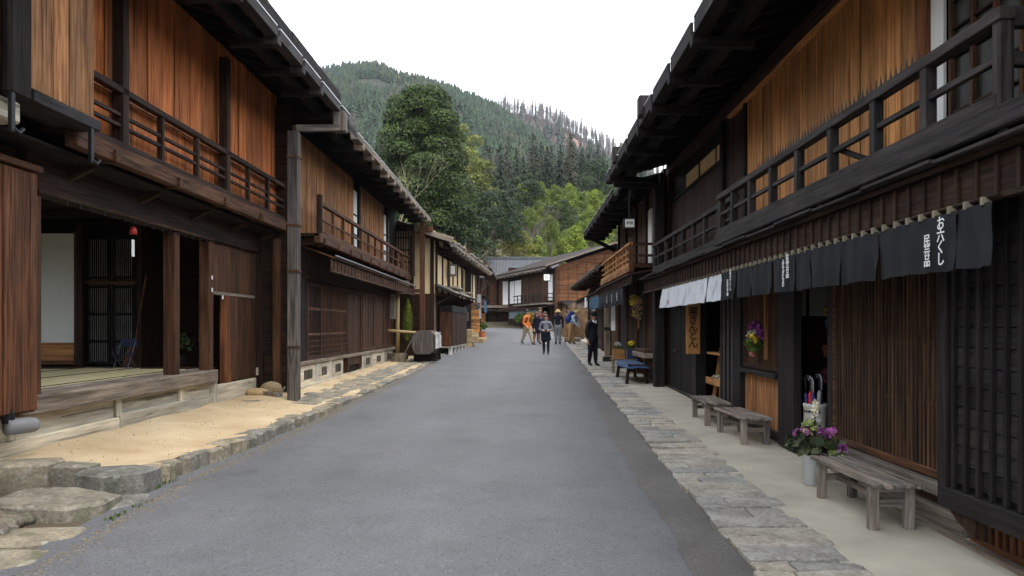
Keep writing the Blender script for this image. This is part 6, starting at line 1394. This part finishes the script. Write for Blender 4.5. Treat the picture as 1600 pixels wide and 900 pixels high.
# bare winter trees
def bare(root, H, mat, spread=.5, depth=5, r=.11, vase=False):
    m = MB()
    def grow(p, d, L, r_, dep):
        q = p + d * L; q2 = p + d * L * .5 + Vector((rnd.uniform(-1, 1), rnd.uniform(-1, 1), 0)) * L * .06; m.tube([p, q2, q], [r_, r_ * .85, r_ * .62], 4 if dep > 2 else 3, False)
        if dep <= 0: return
        for _ in range(3 if dep < 4 else 2 + (rnd.random() < .5)):
            nd = (d + Vector((rnd.uniform(-1, 1), rnd.uniform(-1, 1), rnd.uniform(-.15, .5))) * spread).normalized(); grow(q2 if rnd.random() < .35 else q, nd, L * rnd.uniform(.62, .8), r_ * .58, dep - 1)
    grow(Vector((0, 0, -.3)), Vector((rnd.uniform(-.06, .06), 0, 1)).normalized(), H * .34, r, depth); m.build("branches", root, (0, 0, 0), mat=mat).location = (0, 0, 0)
TWIG = flat("grey_twig", (.17, .155, .145), .9, var=.25, sc=2); TWIGB = flat("brown_twig", (.125, .10, .088), .9, var=.25, sc=2); TWIGY = flat("straw_twig", (.30, .25, .15), .9, var=.25, sc=2)
def ridge_tree(root, H, mat):
    m = MB(); m.tube([(0, 0, -1), (rnd.uniform(-.2, .2), 0, H * .5), (rnd.uniform(-.4, .4), 0, H * .9)], [.26, .20, .06], 4, False)
    for i in range(110):
        z = H * rnd.uniform(.25, .85); a = rnd.uniform(0, 6.28); L = H * rnd.uniform(.14, .38) * (1.15 - z / H); d = Vector((math.cos(a) * .55, math.sin(a) * .55, rnd.uniform(.5, 1.1))).normalized() * L; b0 = Vector((0, 0, z)); v = d.orthogonal().normalized() * .11
        m.add([b0 - v, b0 + v, b0 + d], [[0, 1, 2]])
    m.build("branches", root, (0, 0, 0), mat=mat).location = (0, 0, 0)
bp = []
for i in range(4):
    b = thing("bare_tree", "x", "tree", (0, 0, 0), "bare trees along the ridge"); ridge_tree(b, 12, TWIG if i % 2 else TWIGB); bp.append([b, False])
for (x, y, H, mt, lab) in ((-10.3, 57.5, 16.0, TWIGY, "pale leafless tree with fine straw-coloured twigs rising over the second house's roof"), (-2.7, 84, 9, TWIGB, "leafless brown tree beside the dusky green spreading tree"), (.6, 103, 9.5, TWIGB, "leafless pinkish brown tree on the slope above the bamboo"), (2.5, 112, 9, TWIGB, "second leafless pinkish brown tree further up the slope above the bamboo"), (-7.0, 160, 13, TWIG, "grey leafless tree in the gap below the cedars"), (-4.9, 66, 6.5, TWIGB, "small leafless brown tree above the roof of the dark brown house")):
    b = thing("bare_tree", lab, "tree", (x, y, terrain(x, y))); bare(b, H, mt, .55, 6, H * (.0055 if mt is TWIGY else .010))
# bamboo clumps
def bamboo(root, H, w, n):
    m = MB()
    for i in range(9): a = rnd.uniform(0, 6.28); r = w * .28 * rnd.random(); m.tube([(math.cos(a) * r, math.sin(a) * r, -.3), (math.cos(a) * r * 1.2, math.sin(a) * r * 1.2, H * .6), (math.cos(a) * (r + w * .2), math.sin(a) * (r + w * .2), H * .97)], [.06, .05, .015], 5)
    m.build("culms", root, (0, 0, 0), mat=flat("green_culm", (.12, .15, .04), .5)); cs = []
    for i in range(9):
        a = i * 2.4; r = w * .34 * math.sqrt((i + .5) / 9); zz = H * (.93 - .45 * (i / 9)); cs.append(((math.cos(a) * r, math.sin(a) * r, zz), (w * .2, w * .2, H * .15)))
    P, Q = clump_points(cs, n); V, F = leaf_quads(P, Q, .34 * nrs.uniform(.6, 1.3, len(P)), .32); o = bpy.data.objects.new("foliage", mesh_np("foliage", V, F, BMB)); COL.objects.link(o); o.parent = root; OFF[o.name] = Vector()
bbp = []
for i in range(3): b = thing("bamboo_clump", "x", "bamboo", (0, 0, 0), "bamboo clumps on the slope"); bamboo(b, 6.0 + i * .7, 4.0, 3000); bbp.append([b, False])
bi = 0
for row in range(13):
    for k in range(11):
        y = 98 + row * 6.5 + rnd.uniform(-2, 2); x = .02 * y + k * 3.0 + (row % 2) * 1.5 - 2 + rnd.uniform(-1, 1)
        if x > .17 * y + 2 or (row > 7 and k < 4): continue
        p0, used = bbp[bi % 3]; c = p0 if not used else copy_tree(p0); bbp[bi % 3][1] = True; bi += 1
        c.location = (x, y, terrain(x, y)); q = rnd.uniform(.62, 1.0); c.scale = (q, q, q * rnd.uniform(.85, 1.1)); c.rotation_euler = (0, 0, rnd.uniform(0, 6.28)); c['label'] = "bright yellow-green bamboo clump on the slope above the far house"
# hills behind
def hill(name, ridge, D0, D1, foot, mat):
    """ridge: (bearing x/y, elevation z/y) along the skyline; the slope falls from the ridge D1 away to the foot D0 away and drops behind"""
    vs, fs = [], []; rows = 26
    for j in range(rows + 1):
        t = j / rows
        for (b, e) in ridge:
            if t <= .8: k = t / .8; D = lerp(D0, D1, k); zt = 1.75 + e * D1; z = lerp(foot, zt, k ** .9) + (5 * math.sin(b * 40 + k * 9) + 3 * math.sin(b * 90 - k * 15)) * math.sin(math.pi * k)
            else: k = (t - .8) / .2; D = lerp(D1, D1 * 1.5, k); z = lerp(1.75 + e * D1, foot, k)
            vs.append((b * D, D, z))
    n_ = len(ridge)
    for j in range(rows):
        for i in range(n_ - 1): q = j * n_ + i; fs.append([q, q + 1, q + n_ + 1, q + n_])
    tag(put(bpy.data.objects.new(name, newmesh(name, vs, fs, mat, True)), None, (0, 0, 0)), kind='structure')
    return np.array(vs).reshape(rows + 1, n_, 3)
def E(px, py): return ((px - 815) / 1241, (510 - py) / 1241)
RA = [(-.75, .16), (-.55, .22), (-.40, .29)] + [E(*p) for p in ((400, 135), (450, 122), (490, 115), (520, 111), (545, 108), (570, 107), (595, 111), (620, 122), (650, 129), (680, 135), (710, 143), (740, 157), (770, 172), (800, 192), (830, 215), (855, 236), (880, 258), (905, 282), (940, 312), (980, 345), (1040, 380))]
RB = [E(*p) for p in ((560, 330), (640, 262), (700, 205), (740, 182), (770, 178), (800, 177), (830, 183), (860, 190), (890, 203), (920, 218), (950, 236), (980, 254), (1010, 270), (1050, 288))] + [(.26, .15), (.4, .11), (.6, .08)]
HA = hill("hill", RA, 260, 700, 36, hill_mat("hill_forest_floor", (.010, .018, .008), (.028, .030, .015), None))
HB = hill("hill", RB, 360, 900, 45, hill_mat("hill_scrub", (.070, .052, .040), (.105, .078, .06), None, (62, 690, 150)))
def on(Hh, u, k):   # point on a hill: u along the ridge 0..1, k up the slope 0..1
    rows = 26; r = k * .8 * rows; j = min(int(r), rows - 1); c = u * (Hh.shape[1] - 1); i = min(int(c), Hh.shape[1] - 2); a, b = r - j, c - i
    return (Hh[j, i] * (1 - a) + Hh[j + 1, i] * a) * (1 - b) + (Hh[j, i + 1] * (1 - a) + Hh[j + 1, i + 1] * a) * b
def far_conifer(seed, rag=.25):
    rs = np.random.RandomState(seed); V, F = [], []; H = 1.0
    for l in range(5):
        z0 = .08 + l * .17; z1 = min(1.0, z0 + .36); r = .19 * (1 - l * .17); n0 = len(V); k = 7
        for q in range(k): a = 6.283 * (q + rs.uniform(-.3, .3)) / k; rr = r * rs.uniform(1 - rag, 1 + rag); V.append((math.cos(a) * rr, math.sin(a) * rr, z0 + rs.uniform(-.04, .03)))
        V.append((rs.uniform(-.01, .01), rs.uniform(-.01, .01), z1))
        for q in range(k): F.append((n0 + q, n0 + (q + 1) % k, n0 + k))
    return np.array(V), np.array(F)
FC = [far_conifer(i) for i in range(6)]
def scatter(name, pts, mat):
    Vs, Fs, n0 = [], [], 0
    for (p, hgt) in pts:
        V, F = FC[rnd.randrange(6)]; a = rnd.uniform(0, 6.28); c, s_ = math.cos(a), math.sin(a); w_ = hgt * rnd.uniform(.85, 1.3)
        X = np.stack([(V[:, 0] * c - V[:, 1] * s_) * w_, (V[:, 0] * s_ + V[:, 1] * c) * w_, V[:, 2] * hgt], 1) + np.array(p); Vs.append(X); Fs.append(F + n0); n0 += len(V)
    tag(put(bpy.data.objects.new(name, mesh_np(name, np.concatenate(Vs), np.concatenate(Fs), mat)), None, (0, 0, 0)), kind='stuff')
FARC = leaf("far_conifer", (.005, .014, .006), (.017, .036, .013), .05)
uA = lambda: rnd.uniform(.13, .95)
pts = []
for i in range(9000):
    u, k = uA(), rnd.uniform(.02, 1.0) ** .8; p = on(HA, u, k)
    if math.sin(p[0] * .035 + 2) * math.sin(p[1] * .03) > .55 and k < .8: continue
    pts.append((p - np.array((0, 0, .6)), rnd.uniform(6, 11)))
for i in range(700): p = on(HA, rnd.uniform(.12, .95), rnd.uniform(.97, 1.02)); pts.append((p - np.array((0, 0, .5)), rnd.uniform(5.5, 9)))
mix_ = [q for q in pts if math.sin(q[0][0] * .05 + 1.3 * math.sin(q[0][1] * .02)) + rnd.uniform(-.9, .9) > 1.05]; ids_ = set(map(id, mix_))
scatter("forest", [q for q in pts if id(q) not in ids_], FARC); scatter("forest", mix_, leaf("far_mixed", (.022, .024, .008), (.055, .058, .02), .05))
pts = []
for i in range(560):
    u, k = rnd.uniform(.2, .9), rnd.uniform(.0, .62); p = on(HB, u, k)
    if abs(p[0] - 62) < 26 and abs(p[1] - 690) < 80: continue
    pts.append((p, rnd.uniform(9, 15)))
for i in range(16): p = on(HB, rnd.uniform(.3, .9), rnd.uniform(.75, 1.0)); pts.append((p, rnd.uniform(10, 17)))
scatter("forest", pts, leaf("far_conifer_blue", (.008, .016, .010), (.022, .034, .019), .05))
for i in range(270):
    u = rnd.uniform(.20, .80); k = rnd.uniform(.94, 1.01) if i < 200 else rnd.uniform(.78, .95); p = on(HB, u, k)
    p0, used = bp[i % 4]; c = p0 if not used else copy_tree(p0); bp[i % 4][1] = True; q = rnd.uniform(1.35, 2.1); c.location = p; c.scale = (q * .8, q * .8, q); c.rotation_euler = (0, 0, rnd.uniform(0, 6.28)); c['label'] = "bare grey-brown tree on the far ridge with the reddish clearing"
P_ = []
for i in range(5200):
    p = on(HB, rnd.uniform(.15, .9), rnd.uniform(.35, 1.0)); P_.append(p)
m = MB()
for p in P_:
    if abs(p[0] - 62) < 18 and abs(p[1] - 690) < 60 and rnd.random() < .8: continue
    H = rnd.uniform(3, 8); p = Vector(p)
    for q in range(5):
        a = rnd.uniform(0, 6.28); d = Vector((math.cos(a) * .35, math.sin(a) * .35, 1)) * H * rnd.uniform(.6, 1); v = Vector((math.sin(a), -math.cos(a), 0)) * .22; m.add([p - v, p + v, p + d], [[0, 1, 2]])
for i in range(2600):
    k = rnd.uniform(.05, .72); p = Vector(on(HA, uA(), k))
    if math.sin(p.x * .035 + 2) * math.sin(p.y * .03) < .35: continue
    H = rnd.uniform(3, 7)
    for q in range(5):
        a = rnd.uniform(0, 6.28); d = Vector((math.cos(a) * .45, math.sin(a) * .45, 1)) * H * rnd.uniform(.6, 1); v = Vector((math.sin(a), -math.cos(a), 0)) * .25; m.add([p - v, p + v, p + d], [[0, 1, 2]])
tag(m.build("brushwood", None, (0, 0, 0), mat=flat("brush_twig", (.095, .075, .068), .95, var=.35, sc=.05)), kind='stuff')
# taller pines on the crest of the wooded hill
pn0 = None
for i in range(16):
    u = .30 + i * .0125; p = on(HA, min(u + rnd.uniform(-.006, .006), .6), .99)
    if pn0 is None:
        c = thing("pine_tree", "x", "tree", (0, 0, 0), "pines on the wooded crest"); cs = [((rnd.uniform(-1.9, 1.9), rnd.uniform(-1.9, 1.9), rnd.uniform(4, 13)), (1.1, 1.1, 1.0)) for _ in range(20)]; P, Q = clump_points(cs, 900); V, F = leaf_quads(P, Q, 1.3 * nrs.uniform(.6, 1.2, len(P))); o = bpy.data.objects.new("crown", mesh_np("crown", V, F, FARC)); COL.objects.link(o); o.parent = c; OFF[o.name] = Vector(); m = MB(); m.tube([(0, 0, -1), (.2, 0, 6), (0, 0, 12)], [.3, .22, .06], 5); m.build("trunk", c, (0, 0, 0), mat=BARK); pn0 = c
    else: c = copy_tree(pn0)
    q = rnd.uniform(.75, 1.1); c.location = p - np.array((0, 0, 2.5)); c.scale = (q, q, q * rnd.uniform(.8, 1.1)); c.rotation_euler = (0, 0, rnd.uniform(0, 6.28)); c['label'] = "open pine on the crest of the wooded hill, %s counting down from the eaves side" % ORD[i]
# undergrowth on the near slope
P = []
for i in range(420):
    y = rnd.uniform(84, 260); x = rnd.uniform(-.14, .16) * y; P.append((x, y, terrain(x, y)))
cs = [(p, (rnd.uniform(1.2, 2.8), rnd.uniform(1.2, 2.8), rnd.uniform(.9, 2.4))) for p in P]
Pp, Q = clump_points(cs, 42000); V, F = leaf_quads(Pp, Q, .5 * nrs.uniform(.6, 1.3, len(Pp)))
tag(put(bpy.data.objects.new("undergrowth", mesh_np("undergrowth", V, F, leaf("scrub_leaf", (.035, .04, .016), (.14, .13, .05), .3))), None, (0, 0, 0)), kind='stuff')
# ------------------------------------------------------------------ valley air
if HAZE:
    m = bpy.data.materials.new("haze_air"); m.use_nodes = True; t = m.node_tree; t.nodes.clear(); pv = t.nodes.new("ShaderNodeVolumePrincipled"); pv.inputs["Color"].default_value = (.80, .88, 1.0, 1); pv.inputs["Density"].default_value = HAZE; ou = t.nodes.new("ShaderNodeOutputMaterial"); t.links.new(pv.outputs[0], ou.inputs["Volume"])
    hx = newmesh("haze", *chamfer(1300, 1000, 190, .01), m); tag(put(bpy.data.objects.new("haze", hx), None, (0, 500, 150)), kind='stuff')
